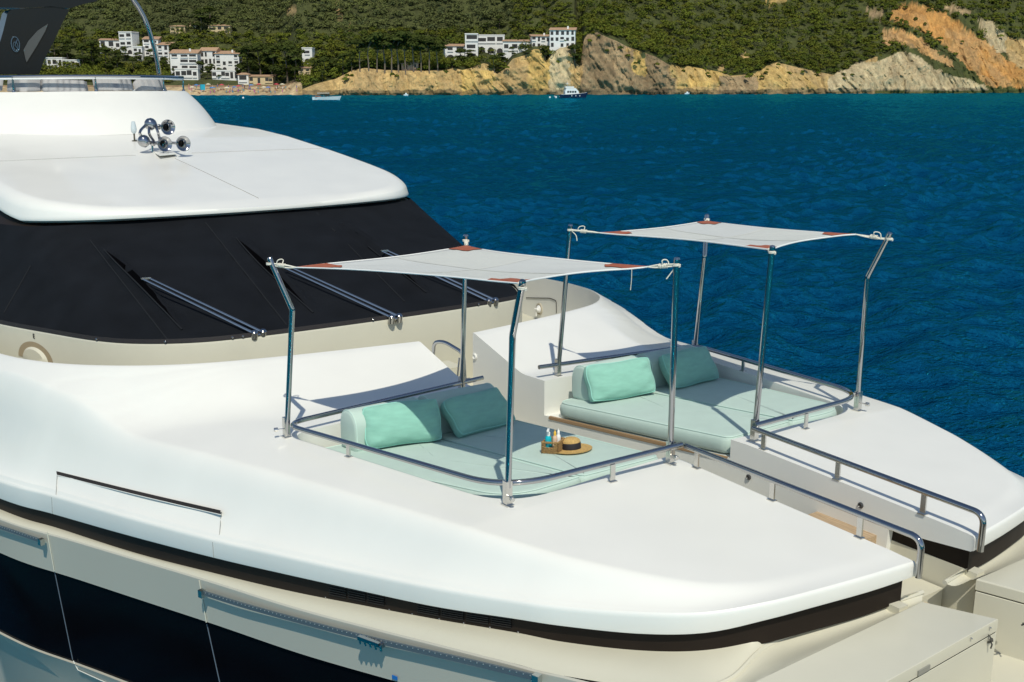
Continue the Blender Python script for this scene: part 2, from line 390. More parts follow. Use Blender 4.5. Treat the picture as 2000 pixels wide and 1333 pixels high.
# -- bulwark ledge, hull side, windows
lo = {0: 1015, 100: 1042, 250: 1087, 418: 1136, 560: 1182, 700: 1219, 850: 1257, 1000: 1295, 1100: 1320}
fw = {1250: (1330, 1352, 5.31), 1380: (1424, 1328, 5.33), 1500: (1505, 1257, 5.38), 1600: (1640, 1211, 5.41), 1700: (1730, 1181, 5.42), 1787: (1802, 1157, 5.43)}
L0 = []
for i, c in enumerate(cols):
    if c in lo: L0.append(U(c, lo[c], z=S0[i][2] - .02))
    else: a_, b_, z_ = fw[c]; L0.append(U(a_, b_, z=z_))
L0 = np.array(L0); 
LA = EA.copy(); LA[:, 2] -= .37; LA[:, 1] -= .06
Lc = cr(np.vstack([LA, L0]))
for _ in range(60):
    Lc[1:150] = Lc[1:150] * .4 + (Lc[0:149] + Lc[2:151]) * .3
stp = bt.copy(); stp[:, 2] = Sc[:, 2]
K9 = 5
g = np.stack([stp * (1 - t) + Lc * t + np.array([0, 0, .012 * math.sin(math.pi * t)]) for t in np.linspace(0, 1, K9)], 1)
MB().grid(g).mk('bulwark_capping', M_cream, YA, mirror=True)
# hull sheer: the ledge's outer line up to column 1100, then on towards the bow
iH = 4 * 16 + 8 * 16
H = Lc[:iH + 1]
bow = np.array([(2.3, -2.36, 5.33), (3.4, -1.85, 5.37), (4.8, -1.15, 5.42), (6.3, -.42, 5.5), (7.2, 0, 5.55)])
Hs = np.vstack([resample(H, 90), smooth_curve(np.vstack([H[-1], bow]), 40)[1:]])
th = np.gradient(Hs[:, :2], axis=0); th /= np.linalg.norm(th, axis=1)[:, None]; nh = np.stack([th[:, 1], -th[:, 0]], 1)
def hull_line(dz, dn):
    P = Hs.copy(); P[:, 2] += dz; P[:, :2] += nh * np.asarray(dn).reshape(-1, 1) if np.ndim(dn) else nh * dn; return P
# measured window edges along the side
def px_on_side(px, py, dn):
    best = None
    for i in range(0, len(Hs) - 1, 1):
        P = UP(px, py, Hs[i] + np.r_[nh[i] * dn, 0], nh[i]); t = (P - Hs[i])[:2] @ th[i]
        if best is None or abs(t) < best[0]: best = (abs(t), P, i)
    return best[1], best[2]
wt = [px_on_side(*q, -.02) for q in [(0, 1080), (107, 1116), (250, 1165), (403, 1217), (500, 1247), (770, 1327)]]
wb = [px_on_side(*q, -.06) for q in [(0, 1234), (143, 1290), (253, 1333)]]
zt_ = np.interp(np.arange(len(Hs)), [p[1] for p in wt], [p[0][2] - Hs[p[1]][2] for p in wt])
zb_ = np.interp(np.arange(len(Hs)), [p[1] for p in wb], [p[0][2] - Hs[p[1]][2] for p in wb])
pk_ = np.polyfit([p[1] for p in wt], [p[0][2] - Hs[p[1]][2] for p in wt], 2); zt_ = np.polyval(pk_, np.arange(len(Hs)))
pk_ = np.polyfit([p[1] for p in wb], [p[0][2] - Hs[p[1]][2] for p in wb], 1); zb_ = np.polyval(pk_, np.arange(len(Hs)))
zt_[98:] = zt_[98]; zb_[98:] = zb_[98]; zb_ = np.minimum(zb_, zt_ - .55)
idx = np.arange(len(Hs))
flare = np.clip((Hs[:, 0] + 1) / 8, 0, 1)
rowsH = [hull_line(0, 0), hull_line(-.012, .012), hull_line(-.03, .012)]
p = Hs.copy(); p[:, 2] += zt_ + .02; p[:, :2] += nh * (-.02); rowsH.append(p)
p = Hs.copy(); p[:, 2] += zt_; p[:, :2] += nh * (-.02); rowsH.append(p)
MB().grid(np.stack(rowsH, 1)).mk('bulwark_side', M_hull, YA, mirror=True)
# long dark window strip, split in panes by seams, and hull below
def strip(name, i0, i1, m, a, b, dn):
    P = [Hs.copy(), Hs.copy()]
    for k, zz in ((0, a), (1, b)): P[k][:, 2] += zz; P[k][:, :2] += nh * dn
    if i1 <= i0: return
    g_ = np.stack([P[0][i0:i1 + 1], P[0][i0:i1 + 1] * .5 + P[1][i0:i1 + 1] * .5, P[1][i0:i1 + 1]], 1)
    return MB().grid(g_).mk(name, m, YA, mirror=True)
i107, i403 = wt[1][1], wt[3][1]
cuts = [2, i107, i403, 100]
for a_, b_ in zip(cuts[:-1], cuts[1:]): strip('hull_window', a_, b_, M_glass, zt_ - .004, zb_ + .004, -.05)
strip('hull_side', 0, 2, M_hull, zt_, zb_, -.05); strip('hull_side', 100, len(Hs) - 1, M_hull, zt_, zb_, -.05)
P = [Hs.copy() for _ in range(4)]
P[0][:, 2] += zb_; P[0][:, :2] += nh * (-.05); P[1][:, 2] += zb_ - .002; P[1][:, :2] += nh * (-.02)
P[2][:, 2] = 2.2; P[2][:, :2] -= nh * (.25 + .8 * flare[:, None]); P[3][:, 2] = -.8; P[3][:, :2] -= nh * (.6 + 1.2 * flare[:, None])
P[2][-1, 1] = P[3][-1, 1] = 0; 
MB().grid(np.stack(P, 1)).mk('hull_side', M_hull, YA, mirror=True)
def side_strip(pts, wd, name, m, off=.004, parent=YA):
    """thin seam bead lying on the hull side through pixel points"""
    Q = []
    for px, py, dn in pts:
        P_, i = px_on_side(px, py, dn + off); Q.append(P_)
    Q = np.array(Q); return MB().tube(resample(Q, max(2, 3 * len(Q))), wd / 2, 6).mk(name, m, parent)
M_seaml = mat('pale_seam', (.62, .60, .50), .6)
for pts in ([(92, 1040, .014), (106, 1116, -.015)], [(389, 1134, .014), (403, 1216, -.015)]): side_strip(pts, .010, 'panel_seam', M_seaml)
for pts in ([(107, 1118, -.05), (142, 1289, -.05)], [(404, 1219, -.05), (429, 1333, -.05), (440, 1380, -.05)]): side_strip(pts, .010, 'window_seam', mat('seam_blue', (.10, .13, .17), .4))
side_strip([(143, 1291, -.03), (148, 1307, -.04), (203, 1332, -.05), (300, 1372, -.07)], .012, 'panel_seam', mat('pale_groove', (.60, .60, .55), .6))
# perforated fender tracks under the capping, with end fittings and a clamp
for pts, clamp in (([(-120, 990, .05), (0, 1028, .05), (84, 1056, .05)], None), ([(398, 1156, .05), (500, 1187, .05), (700, 1240, .05), (900, 1286, .05), (1052, 1322, .05)], (730, 1250))):
    t_ = empty('fender_track', tuple(px_on_side(*pts[1])[0])); t_.parent = YA; t_.location = Vector(t_.location) - YA.location
    Q = np.array([px_on_side(*q_)[0] for q_ in pts]); Q = smooth_curve(Q, 60)
    mbx = MB(); g_ = []
    for a_, b_ in ((.0, .014), (.016, .014), (.016, -.028), (.0, -.028)):
        P_ = Q.copy(); P_[:, :2] += np.array([.31, -.95]) * a_; P_[:, 2] += b_; g_.append(P_)
    g_ = np.stack(g_ + [g_[0]], 1); mbx.grid(g_).mk('track_rail', mat('blue_grey_alloy', (.13, .165, .19), .45, .4), t_, smooth=False)
    mbx = MB(); QQ = resample(Q, int(np.linalg.norm(Q[-1] - Q[0]) / .055))
    for P_ in QQ: MB().lathe([(.005, 0), (.005, .004)], P_ + np.array([.31, -.95, 0]) * .016 + [0, 0, .004], (.31, -.95, 0), 6).mk('rivet', mat('rivet_steel', (.8, .8, .75), .3, .8), t_)
    mbx = MB()
    for P_ in (Q[0], Q[-1]): MB().box(P_ + [0.008, -.02, -.008], (.05, .05, .07), ((.95, .31, 0), (.31, -.95, 0), (0, 0, 1))).mk('end_fitting', M_brush, t_, smooth=False)
    if clamp:
        P_ = px_on_side(clamp[0], clamp[1], .06)[0]; mbx = MB(); ax = np.array([.93, .36, 0]); nn = np.array([.36, -.93, 0])
        for k in range(5): mbx.tube([P_ + ax * (k - 2) * .05 + nn * .02 + [0, 0, .02], P_ + ax * (k - 2) * .05 + nn * .05 + [0, 0, .0], P_ + ax * ((k - 2) * .05 + .01) + nn * .045 + [0, 0, -.04]], .009, 6)
        mbx.box(P_ + nn * .03, (.24, .04, .03), (ax, nn, (0, 0, 1))); mbx.box(P_ + nn * .05 + [0, 0, .018], (.20, .03, .018), (ax, nn, (0, 0, 1)))
        mbx.mk('track_clamp', M_chrome, t_, smooth=False)
# blue tape tab
P_, _ = px_on_side(771, 1324, .0); MB().box(P_, (.05, .006, .03), ((.93, .36, 0), (.36, -.93, 0), (0, 0, 1))).mk('tape_tab', mat('blue_tape', (.01, .13, .42), .6), YA, smooth=False)

# -- hatch in the starboard flank: slot and seams that follow the surface
def lobe_at(px, py, z0=5.45):
    """point of the flank (lobe grid) seen at a pixel: march along the sight line"""
    Gt = G[:, 2:2 + NV].reshape(-1, 3); z = z0
    for _ in range(25):
        P_ = U(px, py, z=z); d2 = (Gt[:, 0] - P_[0]) ** 2 + (Gt[:, 1] - P_[1]) ** 2
        k = np.argsort(d2)[:4]; ww = 1 / (d2[k] + 1e-5); zz = (Gt[k, 2] * ww).sum() / ww.sum(); z = z + .6 * (zz - z)
    return U(px, py, z=z)
Gn = np.cross(np.gradient(G[:, 2:2 + NV], axis=1), np.gradient(G[:, 2:2 + NV], axis=0)); Gn /= np.linalg.norm(Gn, axis=2, keepdims=True) + 1e-9; Gn *= np.sign(Gn[..., 2:])
def lobe_n(P_):
    d2 = ((G[:, 2:2 + NV] - P_) ** 2).sum(2); k = np.unravel_index(np.argmin(d2), d2.shape); return Gn[k]
def flank_bead(pts, wd, name, m, lift=.002, n=14):
    Q = []
    for (a0, b0), (a1, b1) in zip(pts[:-1], pts[1:]):
        for t in np.linspace(0, 1, n, endpoint=False): Q.append(lobe_at(a0 + (a1 - a0) * t, b0 + (b1 - b0) * t))
    Q.append(lobe_at(*pts[-1])); Q = np.array(Q); Q[:, 2] = np.convolve(np.r_[Q[0, 2], Q[:, 2], Q[-1, 2]], [.25, .5, .25], 'valid'); Q = Q + np.array([lobe_n(p) for p in Q]) * .004
    return MB().tube(Q, wd / 2, 6).mk(name, m, YA)
hatch = empty('side_hatch', tuple(lobe_at(270, 990))); hatch.parent = YA; hatch.location = Vector(hatch.location) - YA.location
top_l = [lobe_at(112 + (433 - 112) * t, 921 + (998 - 921) * t + 1.5 * math.sin(math.pi * t)) for t in np.linspace(0, 1, 24)]
bot_l = [lobe_at(113 + (432.5 - 113) * t, 928 + (1005.5 - 928) * t + 1.5 * math.sin(math.pi * t)) for t in np.linspace(0, 1, 24)]
top_l, bot_l = np.array(top_l), np.array(bot_l)
def fair(L_):
    t_ = np.linspace(0, 1, len(L_)); return np.stack([np.polyval(np.polyfit(t_, L_[:, k], 4), t_) for k in range(3)], 1)
nn_l = np.array([lobe_n(p) for p in (top_l + bot_l) / 2]); nn_l = fair(nn_l); top_l, bot_l = fair(top_l) + nn_l * .012, fair(bot_l) + nn_l * .012
MB().grid(np.stack([top_l - nn_l * .012, top_l, bot_l, bot_l - nn_l * .012], 1)).mk('hatch_slot', M_slot, hatch)
MB().tube(bot_l + (bot_l - top_l) * .12, .004, 6).mk('hatch_lip', M_white, hatch)
for pts in ([(112.5, 922), (110, 967)], [(433, 999), (429, 1048)]):
    o = flank_bead(pts, .007, 'hatch_seam', M_seam); o.parent = hatch; o.location = Vector(o.location) - hatch.location
# fascia joints
for pxa in (104, 418):
    i = np.interp(pxa, cols, np.arange(4, 4 + len(cols)) * 16); e = at(Ec, np.array([i]))[0]; f_ = at(Fc, np.array([i]))[0]; n_ = at(Nn, np.array([i]))[0]
    MB().tube([e + np.r_[n_ * .016, -.03], f_ + np.r_[n_ * .002, .01]], .004, 6).mk('fascia_joint', M_seam, YA)

# -- floors: walkway behind the coaming and the centre aisle
fl = [(-5.3, -3.2), (-7, -4.12), (-9.6, -4.6), (-16, -5.35), (-16, 5.35), (-9.6, 4.6), (-7, 4.12), (-5.3, 3.2), (-4.3, 1), (-4.3, .6), (3.2, .6), (3.2, -.6), (-4.3, -.6), (-4.3, -1)]
mk('walkway_floor', [(x, y, 4.93) for x, y in fl], [tuple(range(len(fl)))], M_cream, YA, smooth=False)
mb = MB(); mb.box((1.12, 0, 5.285), (.60, .80, .36)); mb.mk('aisle_step', M_teak, YA, smooth=False)
mb = MB(); mb.box((1.72, 0, 5.06), (.60, .80, .36)); mb.mk('aisle_step', M_cream, YA, smooth=False)
mb = MB(); mb.box((2.10, -.02, 5.06), (.12, .34, .30)); mb.mk('aisle_step', mat('sand_step', (.50, .42, .28), .6, var=.1, vscale=4), YA, smooth=False)
mb = MB(); mb.box((-4.62, 0, 5.05), (.34, .84, .3)); mb.box((-4.95, 0, 5.2), (.34, .9, .6)); mb.mk('walkway_step', M_cream, YA, smooth=False)

# -- lower foredeck: capping roll, apron, locker boxes
bead = cr(L0[9:]); 
MB().tube(bead, .018, 8).mk('capping_roll', M_cream, YA, mirror=True)
zb0 = 5.46
A_, C_, D_, E_ = U(1802, 1175, z=zb0), U(1950, 1209, z=zb0), U(1730, 1333, z=zb0), U(1490, 1324, z=zb0)
C_[1] = min(C_[1], -.10)
D2 = D_ + (D_ - C_) * .6; E2 = E_ + (E_ - A_) * .35
seam_l = np.array([A_, (A_ + E_) / 2 + np.array([.015, .015, 0]), E_, E2])
nb = len(bead)
q0 = bead.copy()[::-1]; q1 = resample(seam_l, nb)
q1[:, 2] -= .008
g = np.stack([q0 * (1 - t) + q1 * t - np.array([0, 0, .05 * math.sin(math.pi * min(1, t * 1.1)) * (1 - t * .6)]) for t in np.linspace(0, 1, 9)], 1)
MB().grid(g).mk('bow_apron', M_cream, YA, mirror=True)
FA, FB = U(1907, 1131, z=zb0) * [1, -1, 1], U(2000, 1156, z=zb0) * [1, -1, 1]; FC = FA + (FB - FA) * 3.2
FARP = [FA, FC, FC + (D_ - C_) * 1.4, E2]
def locker(sgn):
    t_ = empty('bow_locker', (2.55, sgn * -.9, 4.93)); t_.parent = YA; t_.location = Vector(t_.location) - YA.location
    P = [A_, C_, D2, E2] if sgn > 0 else FARP; c = sum(P) / 4
    mb = MB(); lv = []
    prof = [(0, 0), (.012, .004), (.02, .016), (.02, .075), (.012, .082)]
    for ins, dz in [(-.02, .0), (-.006, .002), (.0, .010), (.0, .085), (-.008, .092)]:
        lv.append([p + (p - c) / np.linalg.norm((p - c)[:2]) * ins * np.array([1, 1, 0]) - np.array([0, 0, dz]) for p in P])
    lv = np.array(lv) * [1, sgn, 1]; n = 4
    mb.grid(lv, wrap=True); mb.F.append((0, 1, 2, 3)); mb.mk('locker_lid', M_cream, t_, angle=20)
    mb = MB(); lw = []
    for ins, z in ((-.012, zb0 - .10), (-.004, zb0 - .104), (-.004, 4.6)):
        lw.append([np.r_[(p + (p - c) / np.linalg.norm((p - c)[:2]) * ins)[:2], z] for p in P])
    mb.grid(np.array(lw) * [1, sgn, 1], wrap=True).mk('locker_body', M_cream, t_, angle=20)
    # recessed latch and knotted lashing on the front face
    ax = (D_ - C_) / np.linalg.norm(D_ - C_); n_ = np.array([ax[1], -ax[0], 0]); n_ = n_ if n_[0] > 0 else -n_
    pz = UP(1803, 1309, C_, n_[:2]); 
    m2 = MB(); m2.box((pz + n_ * .004) * [1, sgn, 1], (.13, .012, .035), (ax * [1, sgn, 1], n_ * [1, sgn, 1], (0, 0, 1))); m2.mk('locker_latch', mat('grey_latch', (.30, .30, .27), .4, .3), t_, smooth=False)
    pk = UP(1928, 1248, C_, n_[:2]) + n_ * .02; m2 = MB(); rr = random.Random(3)
    for k in range(7):
        v = np.array([rr.uniform(-.03, .03), rr.uniform(-.045, .045), rr.uniform(-.07, .04)]); m2.tube([(pk) * [1, sgn, 1], (pk + v * .5 + n_ * .012) * [1, sgn, 1], (pk + v) * [1, sgn, 1]], .006, 6)
    m2.mk('lashing', mat('dark_cord', (.07, .07, .06), .8), t_)
    for px_, py_ in ((1932, 1226), (1895, 1247)):
        pb = UP(px_, py_, C_, n_[:2]); MB().lathe([(.008, 0), (.008, .012), (.004, .016)], pb * [1, sgn, 1], n_ * [1, sgn, 1], 8).mk('snap_stud', M_brush, t_)
locker(1); locker(-1)
# inner side walls between the capping and the sunken bow floor
for s in (1, -1):
    mb = MB(); mb.box((1.72, s * .47, 5.18), (1.1, .1, .54)); mb.mk('bow_well_wall', M_cream, YA, smooth=False)
bf_ = [p * [1, 1, 0] + [0, .03, 4.66] for p in Hs[86:-2:3]]; bf_ = bf_ + [p * [1, -1, 1] for p in bf_[::-1]]; mk('bow_floor', bf_, [tuple(range(len(bf_)))], M_cream, YA, smooth=False)

# -- bulkhead under the windscreen and the cover above it
Bh = [(-16, 4.85, 5.35), (-12, 4.45, 5.6), (-9.6, 3.98, 5.74), (-8.3, 3.6, 5.80), (-7.25, 3.28, 5.86), (-6.6, 2.93, 5.905), (-6.12, 2.4, 5.945), (-5.93, 1.76, 5.965), (-5.80, .9, 5.985), (-5.75, 0, 5.995)]
Bp = np.array([(x, -b, z) for x, b, z in Bh] + [(x, b - (.34 if b > 2.5 else .12 if b > 2 else 0), z) for x, b, z in Bh[-2::-1]])
Bc = smooth_curve(Bp, 161)
Th = [(-17.5, 3.9, 6.55), (-14, 3.75, 6.72), (-12, 3.55, 6.83), (-11.0, 3.33, 6.87), (-10.45, 3.02, 6.90), (-10.1, 2.55, 6.93), (-9.92, 1.9, 6.96), (-9.75, 1.0, 7.0), (-9.68, 0, 7.02)]
Tp = np.array([(x, -b, z) for x, b, z in Th] + [(x, b, z) for x, b, z in Th[-2::-1]])
def bycorner(P, n):   # resample so the corner (index) lines up between curves
    return smooth_curve(P, n)
cb = np.linspace(0, 1, 201)
def param(P, key):
    c_ = smooth_curve(P, 600); k = [np.argmin(np.linalg.norm(c_ - P[i], axis=1)) for i in key]
    return at(c_, np.interp(np.linspace(0, 1, 241), np.linspace(0, 1, len(key)), k))
Bq = param(Bp, [0, 4, 6, 9, 12, 14, 18]); Tq = param(Tp, [0, 3, 5, 8, 11, 13, 16])
out = np.stack([Bq[:, 0] * 0, Bq[:, 1] * 0, Bq[:, 2] * 0], 1)
# cream wall, with a pale top edge
low = Bq.copy(); low[:, 2] = 4.9
tb = np.gradient(Bq[:, :2], axis=0); tb /= np.linalg.norm(tb, axis=1)[:, None]; nb_ = np.stack([tb[:, 1], -tb[:, 0]], 1)
e1 = Bq.copy(); e1[:, :2] += nb_ * .03; e1[:, 2] -= .012
e2 = Bq.copy(); e2[:, :2] += nb_ * .035; e2[:, 2] -= .03
lw = low.copy(); lw[:, :2] += nb_ * .035
e0 = Bq.copy(); e0[:, :2] -= nb_ * .1; e0[:, 2] += .0
MB().grid(np.stack([e0, Bq, e1, e2, lw], 1)).mk('bulkhead', M_cream, YA)
# fabric cover with soft ridges where the hidden wiper arms lie beneath
NR = 60; ss = np.linspace(0, 1, NR)
gc = np.zeros((241, NR, 3)); nrm = np.array([.25, 0, .97])
b0 = Bq.copy(); b0[:, :2] += nb_ * .012; b0[:, 2] += .004
for k, s in enumerate(ss):
    gc[:, k] = b0 * (1 - s) + Tq * s; gc[:, k, 2] -= .10 * s * (1 - s)
iu = np.linspace(0, 1, 241)[:, None] * np.ones((1, NR)); sv = ss[None] * np.ones((241, 1))
def cover_uv(px, py):
    # find grid point that projects nearest to the pixel
    v = gc - CP; dd = v @ DV; X_ = 1000 + FPX * (v @ RV) / dd; Y_ = 666.5 - FPX * (v @ UV) / dd
    vis = (X_ - px) ** 2 + (Y_ - py) ** 2; k = np.argmin(vis); return np.unravel_index(k, vis.shape)
disp = np.zeros((241, NR))
gxy = gc.copy()
def ridge(p0, p1, h, wd):
    a = gxy[cover_uv(*p0)]; b = gxy[cover_uv(*p1)]; ab = b - a; t = np.clip(((gxy - a) @ ab) / (ab @ ab), 0, 1)
    dist = np.linalg.norm(gxy - (a + t[..., None] * ab), axis=2); return h * np.exp(-(dist / wd) ** 2) * (.3 + .7 * np.sin(np.pi * np.clip(t, .02, .98)))
for p0, p1 in (((205, 492), (352, 640)), ((465, 468), (610, 610)), ((675, 440), (830, 570))): disp += ridge(p0, p1, .17, .075)
for p0, p1 in (((190, 480), (330, 668)), ((420, 450), (560, 640)), ((640, 430), (800, 600))): disp += ridge(p0, p1, .035, .04)
disp += .03 * (fbm(iu * 14, sv * 3, 3, 5) - .5)
gc[..., 2] += disp * np.sin(np.pi * np.clip(sv, .03, .97)) ** .3
MB().grid(gc).mk('windscreen_cover', M_cover, YA, angle=0)
def on_cover(px, py, lift):
    i, k = cover_uv(px, py); a = gc[i, k]; du = gc[min(i + 1, 240), k] - gc[max(i - 1, 0), k]; dw = gc[i, min(k + 1, NR - 1)] - gc[i, max(k - 1, 0)]; n_ = np.cross(du, dw); n_ /= np.linalg.norm(n_); n_ = n_ if n_[2] > 0 else -n_
    v = DV + (px - 1000) / FPX * RV - (py - 666.5) / FPX * UV; return CP + v * (((a - CP) @ n_) / (v @ n_)) + n_ * lift
M_fold = mat('fold_shadow_gap', (.0015, .0015, .002), 1.0, spec=0.02); M_edge = mat('fold_edge', (.017, .019, .022), .9, spec=.1)  # near-black strips paint in the shade inside each pleat
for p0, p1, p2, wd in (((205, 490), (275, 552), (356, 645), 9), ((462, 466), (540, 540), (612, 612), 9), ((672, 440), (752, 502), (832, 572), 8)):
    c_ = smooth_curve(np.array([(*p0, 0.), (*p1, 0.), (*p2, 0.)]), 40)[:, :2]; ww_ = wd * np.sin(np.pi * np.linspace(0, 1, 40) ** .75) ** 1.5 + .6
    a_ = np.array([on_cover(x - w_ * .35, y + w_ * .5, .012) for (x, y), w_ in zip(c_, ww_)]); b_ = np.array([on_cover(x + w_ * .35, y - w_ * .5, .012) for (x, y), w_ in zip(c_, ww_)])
    MB().grid(np.stack([a_, b_], 1)).mk('cover_fold_shade', M_fold, YA); MB().tube(a_, .010, 6).mk('fold_edge', M_edge, YA)
for p0, p1 in (((176, 470), (330, 668)), ((402, 436), (560, 636)), ((612, 410), (790, 590)), ((60, 520), (8, 612))):
    MB().tube(np.array([on_cover(p0[0] + (p1[0] - p0[0]) * t, p0[1] + (p1[1] - p0[1]) * t, .003) for t in np.linspace(0, 1, 30)]), .009, 6).mk('cover_seam', M_edge, YA)
# hem tabs along its foot
hem = Bq.copy(); hem[:, :2] += nb_ * .022; hem[:, 2] += .004; h2 = hem.copy(); h2[:, 2] += .05; h2[:, :2] -= nb_ * .008
MB().grid(np.stack([hem, h2], 1)).mk('cover_hem', mat('black_hem', (.02, .017, .018), .6), YA)
mb = MB()
for px, py in ((191, 666), (325, 672), (455, 662), (470, 661), (725, 628), (930, 593)):
    i, k = cover_uv(px, py); MB().lathe([(.014, -.01), (.014, .014), (.006, .02)], hem[i] + [0, 0, .02] + np.r_[nb_[i] * .006, 0], np.r_[nb_[i], .1], 8).mk('snap_stud', M_chrome, YA)

# -- wipers on the cover
def wiper(base_px, tip_px):
    def onc(px, py, lift):
        i, k = cover_uv(px, py); a = gc[i, k]; v = a - CP
        return UPz(px, py, a, lift)
    def UPz(px, py, a, lift):
        v = DV + (px - 1000) / FPX * RV - (py - 666.5) / FPX * UV; n = np.array([.24, 0, .97]); t = ((a + n * lift - CP) @ n) / (v @ n); return CP + v * t
    b = onc(base_px[0], base_px[1], .035); t = onc(tip_px[0], tip_px[1], .13)
    w_ = empty('wiper', tuple(b)); w_.parent = YA; w_.location = Vector(b) - YA.location
    side = np.array([.0, 1., 0]) * .11; ax = (t - b) / np.linalg.norm(t - b)
    for s in (0, 1): MB().tube([b + side * s, t + side * s * .8], [.019, .013], 8).mk('wiper_arm', M_brush, w_)
    mb = MB(); mb.lathe([(.045, -.07), (.045, .02), (.03, .035)], b, (.24, 0, .97), 12); mb.lathe([(.045, -.07), (.045, .02), (.03, .035)], b + side, (.24, 0, .97), 12); mb.tube([b - [0, 0, .02], b + side - [0, 0, .02]], .018, 8); mb.mk('wiper_pivot', M_chrome, w_)
    MB().box(t + side * .4, (.04, .12, .02)).mk('wiper_tip', M_brush, w_, smooth=False)
wiper((497, 652), (278, 545)); wiper((765, 621), (548, 520)); wiper((955, 589), (746, 491))

# -- niches and locker latch in the cream walls
def wall_pt(px, py):
    best = None
    for i in range(0, 241):
        P_ = UP(px, py, Bq[i] + np.r_[nb_[i] * .035, 0], nb_[i]); dd = abs((P_ - Bq[i])[:2] @ tb[i])
        if nb_[i] @ (CP[:2] - P_[:2]) > 0 and (best is None or dd < best[0]): best = (dd, P_, i)
    return best[1], best[2]
P_, i_ = wall_pt(70, 700); n3 = np.r_[nb_[i_], 0]; t3 = np.r_[tb[i_], 0]
nic = empty('wall_niche', tuple(P_)); nic.parent = YA; nic.location = Vector(P_) - YA.location
def arch(rad_w, h, off, n=20):
    return [P_ + t3 * rad_w * math.cos(a_) + np.array([0, 0, h * math.sin(a_) - .03]) + n3 * off for a_ in np.linspace(0, math.pi, n)]
wN = np.linalg.norm(wall_pt(105, 703)[0] - wall_pt(38, 693)[0]) / 2
hN = .25
mb = MB(); o_ = arch(wN, hN, .004); k_ = arch(wN * .72, hN * .72, .006); mb.grid(np.stack([np.array(o_), np.array(k_)], 1)); mb.mk('niche_recess', mat('niche_tan', (.34, .27, .17), .7), nic)
mb = MB(); k2 = arch(wN * .72, hN * .72, .006); k3 = arch(wN * .60, hN * .62, .04); c3 = arch(.001, .001, .045); mb.grid(np.stack([np.array(k2), np.array(k3), np.array(c3)], 1)); mb.mk('niche_cap', M_cream, nic)
fc = bpy.data.curves.new('niche_letter', 'FONT'); fc.body = 'E'; fc.size = .09; fc.extrude = .002; fc.align_x = 'CENTER'
fo = bpy.data.objects.new('niche_letter', fc); COL.objects.link(fo); fc.materials.append(M_black); fo.parent = YA
Pl, il = wall_pt(67, 661); fo.matrix_world = Matrix.Translation(Vector(Pl + n3 * .006) - YA.location) @ Matrix(((t3[0], 0, n3[0], 0), (t3[1], 0, n3[1], 0), (0, 1, 0, 0), (0, 0, 0, 1)))
bpy.context.view_layer.update(); dg = bpy.context.evaluated_depsgraph_get(); lm = bpy.data.meshes.new_from_object(fo.evaluated_get(dg)); lo_ = bpy.data.objects.new('niche_letter', lm); COL.objects.link(lo_); lo_.parent = YA
lo_.matrix_local = Matrix.Translation(Vector(Pl + n3 * .006) - YA.location) @ Matrix(((t3[0], 0, n3[0], 0), (t3[1], 0, n3[1], 0), (0, 1, 0, 0), (0, 0, 0, 1))); bpy.data.objects.remove(fo)
# port inner coaming: locker door with round latch
def kin(px, py):   # on the port coaming's inner face
    Kport = Kc * [1, -1, 1]; tk = np.gradient(Kport[:, :2], axis=0); tk /= np.linalg.norm(tk, axis=1)[:, None]; nk = np.stack([tk[:, 1], -tk[:, 0]], 1)
    best = None
    for i in range(len(Kport)):
        P_ = UP(px, py, Kport[i], nk[i]); dd = abs((P_ - Kport[i])[:2] @ tk[i]); n_ = nk[i]
        if Kport[i][0] < -5.7 and (best is None or dd < best[0]): best = (dd, P_, i, n_, tk[i])
    return best
d_, P_, i_, n_, t_ = kin(1054, 604); n_ = n_ if n_ @ (CP[:2] - P_[:2]) > 0 else -n_; n3 = np.r_[n_, 0]; t3 = np.r_[t_, 0]
ld = empty('coaming_locker', tuple(P_)); ld.parent = YA; ld.location = Vector(P_) - YA.location
Q = [kin(*q_)[1] + n3 * .004 for q_ in ((1028, 582), (1075, 583), (1087, 588), (1087, 612))]
MB().tube(fillet(Q, .05), .006, 6).mk('locker_seam', M_slot, ld)
mb = MB(); mb.lathe([(.10, 0), (.105, .015), (.085, .02), (.08, .004)], P_, n3, 24); mb.mk('latch_rim', mat('latch_tan', (.5, .45, .35), .5), ld)
mb = MB(); mb.lathe([(.07, 0), (.065, .03), (.03, .05), (.02, .06)], P_, n3, 20); mb.box(P_ + n3 * .065, (.12, .03, .02), (t3, n3, (0, 0, 1))); mb.tube([P_ + n3 * .06, P_ + n3 * .07 - [0, 0, .12]], .01, 6); mb.mk('latch_knob', M_wplast, ld)

# -- wheelhouse roof
rx = [(-9.42, 7.085), (-9.9, 7.16), (-10.6, 7.235), (-12.2, 7.40), (-14.1, 7.585), (-16, 7.77), (-17.5, 7.86), (-20, 7.9), (-24, 7.9)]
Rh = [(-24, 3.4, 0), (-18, 3.42, 0), (-14, 3.46, 0), (-12, 3.42, 0), (-11.1, 3.30, 0), (-10.5, 3.02, 0), (-10.0, 2.5, 0), (-9.72, 1.8, 0), (-9.52, .9, 0), (-9.44, 0, 0)]
Rp = np.array([(x, -b, 0) for x, b, z in Rh] + [(x, b, 0) for x, b, z in Rh[-2::-1]])
Rq = param(Rp, [0, 3, 5, 9, 13, 15, 18])
def zroof(x, y):
    return np.interp(x, [p[0] for p in rx][::-1], [p[1] for p in rx][::-1]) - .012 * (np.abs(y) / 3.4) ** 2
tr_ = np.gradient(Rq[:, :2], axis=0); tr_ /= np.linalg.norm(tr_, axis=1)[:, None]; nr_ = np.stack([tr_[:, 1], -tr_[:, 0]], 1)
